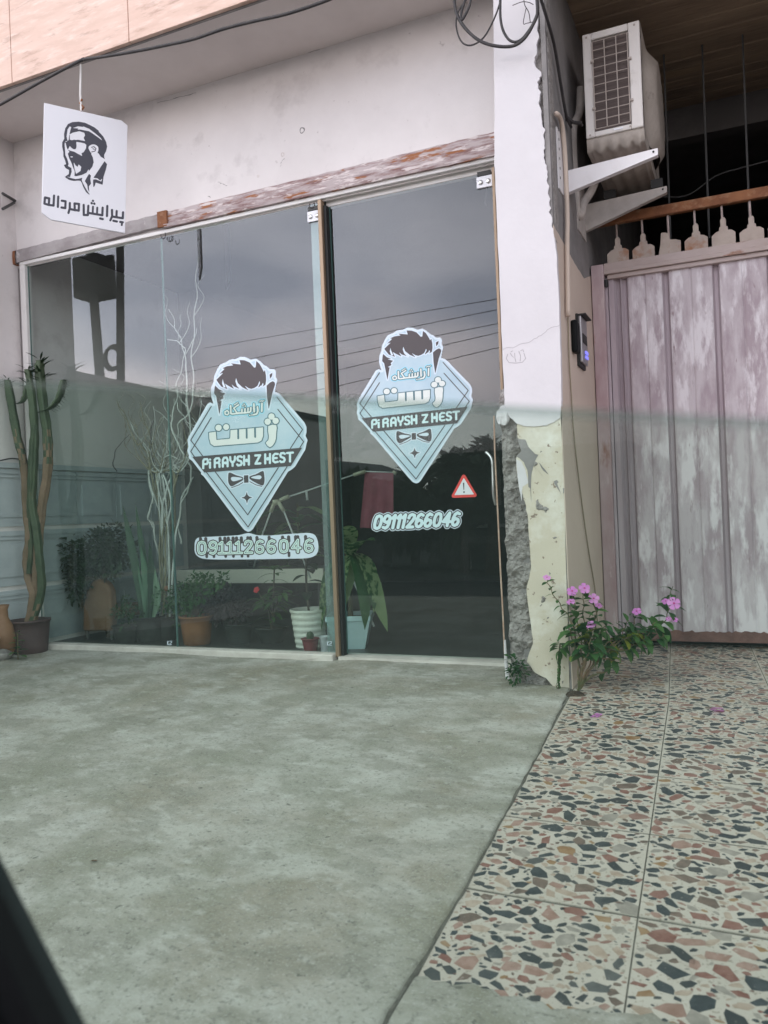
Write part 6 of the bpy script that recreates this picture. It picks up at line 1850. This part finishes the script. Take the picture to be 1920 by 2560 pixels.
for k, (l, r) in enumerate((((850, 812), (1240, 745)), ((800, 862), (1240, 772)), ((760, 905), (1240, 807)), ((700, 957), (1240, 830)), ((650, 1010), (1240, 868)))):
    A, B_ = U(*l, Y=12), U(*r, Y=9.2)
    dd = B_ - A
    P = [A + dd * s for s in np.linspace(-1.6, 2.2, 30)]
    P = [Vector((p.x, -p.y, p.z)) for p in P]
    tag(obj('power_line', tube(P, .006, 4), M['cable'], loc=tuple(P[0])), ['topmost', 'second', 'third', 'fourth', 'lowest'][k] + ' of the five power lines reflected in the glass door', 'power line', 'power lines over the street')

# ================================================================== the car the view is taken from
cr = thing('car', 'dark car door with a half lowered greenish window and a slanted black window bar', 'car', (1.9, -3.66, ZG))
YG_ = -3.66
e0, e1_ = U(0, 948, Y=YG_), U(1920, 1047, Y=YG_)
sl_ = (e1_.z - e0.z) / (e1_.x - e0.x)
def ez(x): return e0.z + (x - e0.x) * sl_
GXA, GXB, GB = 1.30, 2.38, .38
N = 24
xs = np.linspace(GXA, GXB, N)
vs, fs = [], []
for x in xs: vs += [(x, YG_ - .05 * (GB - .38), GB), (x, YG_, ez(x) - .004)]
for i in range(N - 1): fs.append((2 * i, 2 * i + 2, 2 * i + 3, 2 * i + 1))
obj('window_glass', (vs, fs), M['carglass'], cr)
ge = bpy.data.materials.new('ground_glass_edge'); ge.use_nodes = True
t_ = ge.node_tree; t_.nodes.clear()
o_ = t_.nodes.new('ShaderNodeOutputMaterial'); mx_ = t_.nodes.new('ShaderNodeMixShader'); tr_ = t_.nodes.new('ShaderNodeBsdfTransparent'); df_ = t_.nodes.new('ShaderNodeBsdfDiffuse'); tl_ = t_.nodes.new('ShaderNodeBsdfTranslucent'); m2_ = t_.nodes.new('ShaderNodeMixShader')
tr_.inputs[0].default_value = (.8, .88, .84, 1); df_.inputs[0].default_value = (.50, .56, .53, 1); tl_.inputs[0].default_value = (.50, .56, .53, 1)
mx_.inputs[0].default_value = .2
t_.links.new(df_.outputs[0], m2_.inputs[1]); t_.links.new(tl_.outputs[0], m2_.inputs[2]); t_.links.new(tr_.outputs[0], mx_.inputs[1]); t_.links.new(m2_.outputs[0], mx_.inputs[2]); t_.links.new(mx_.outputs[0], o_.inputs[0])
vs, fs = [], []
for x in xs: vs += [(x, YG_ - .002, ez(x) - .0038), (x, YG_ - .001, ez(x)), (x, YG_ + .003, ez(x)), (x, YG_ + .004, ez(x) - .0038)]
for i in range(N - 1):
    for k in range(3): fs.append((4 * i + k, 4 * i + 4 + k, 4 * i + 5 + k, 4 * i + 1 + k))
obj('glass_edge', (vs, fs), ge, cr)
bevel(obj('door_panel', box(GXA - .1, GXB + .15, YG_ - .05, YG_ + .10, -.12, GB), M['black_plastic'], cr), .03, 3)
obj('window_seal', box(GXA, GXB, YG_ - .012, YG_ + .012, GB, GB + .015), M['dark_gap'], cr)
# slanted black bar between the main window and the quarter light
YB = YG_ + .012
def UB(x, y): return U(x, y, Y=YB)
bar = [UB(-260, 1618), UB(330, 2768), UB(140, 2740), UB(-260, 2003)]
bevel(obj('window_bar', prism(bar, (0, -.030, 0)), M['black_plastic'], cr), .004, 3)
rub = [UB(-220, 1850), UB(200, 2660), UB(150, 2680), UB(-240, 1930)]
obj('bar_rubber', prism([p + Vector((0, -.0305, 0)) for p in rub], (0, -.003, 0)), M['dark_gap'], cr)
# unseen cabin added to shade the window bar: roof, far door, pillars, floor
M['car_trim'] = mat('grey_car_trim', (.05, .05, .052), rough=.8, bump=0)
M['car_paint'] = mat('dark_car_paint', (.03, .032, .036), rough=.3, bump=0, spec=.5)
bevel(obj('roof', box(.75, 3.3, -5.05, -3.70, 1.18, 1.24), M['car_paint'], cr), .025, 3)
bevel(obj('far_door', box(.3, 3.3, -5.10, -5.0, -.12, .42), M['car_paint'], cr), .03, 3)
obj('floor_pan', box(.3, 3.3, -5.0, -3.72, -.14, -.10), M['car_trim'], cr)
bevel(obj('rear_pillar', box(2.55, 2.75, -3.76, -3.68, .36, 1.19), M['car_trim'], cr), .02, 2)
obj('windscreen_pillar', tube([(.15, -3.72, .40), (.80, -3.74, 1.20)], .035, 8), M['car_trim'], cr, smooth=True)
bevel(obj('rear_seat', join(box(2.75, 2.95, -4.95, -3.80, -.1, .75), box(2.3, 2.75, -4.95, -3.80, -.1, .18)), M['car_trim'], cr), .04, 3)
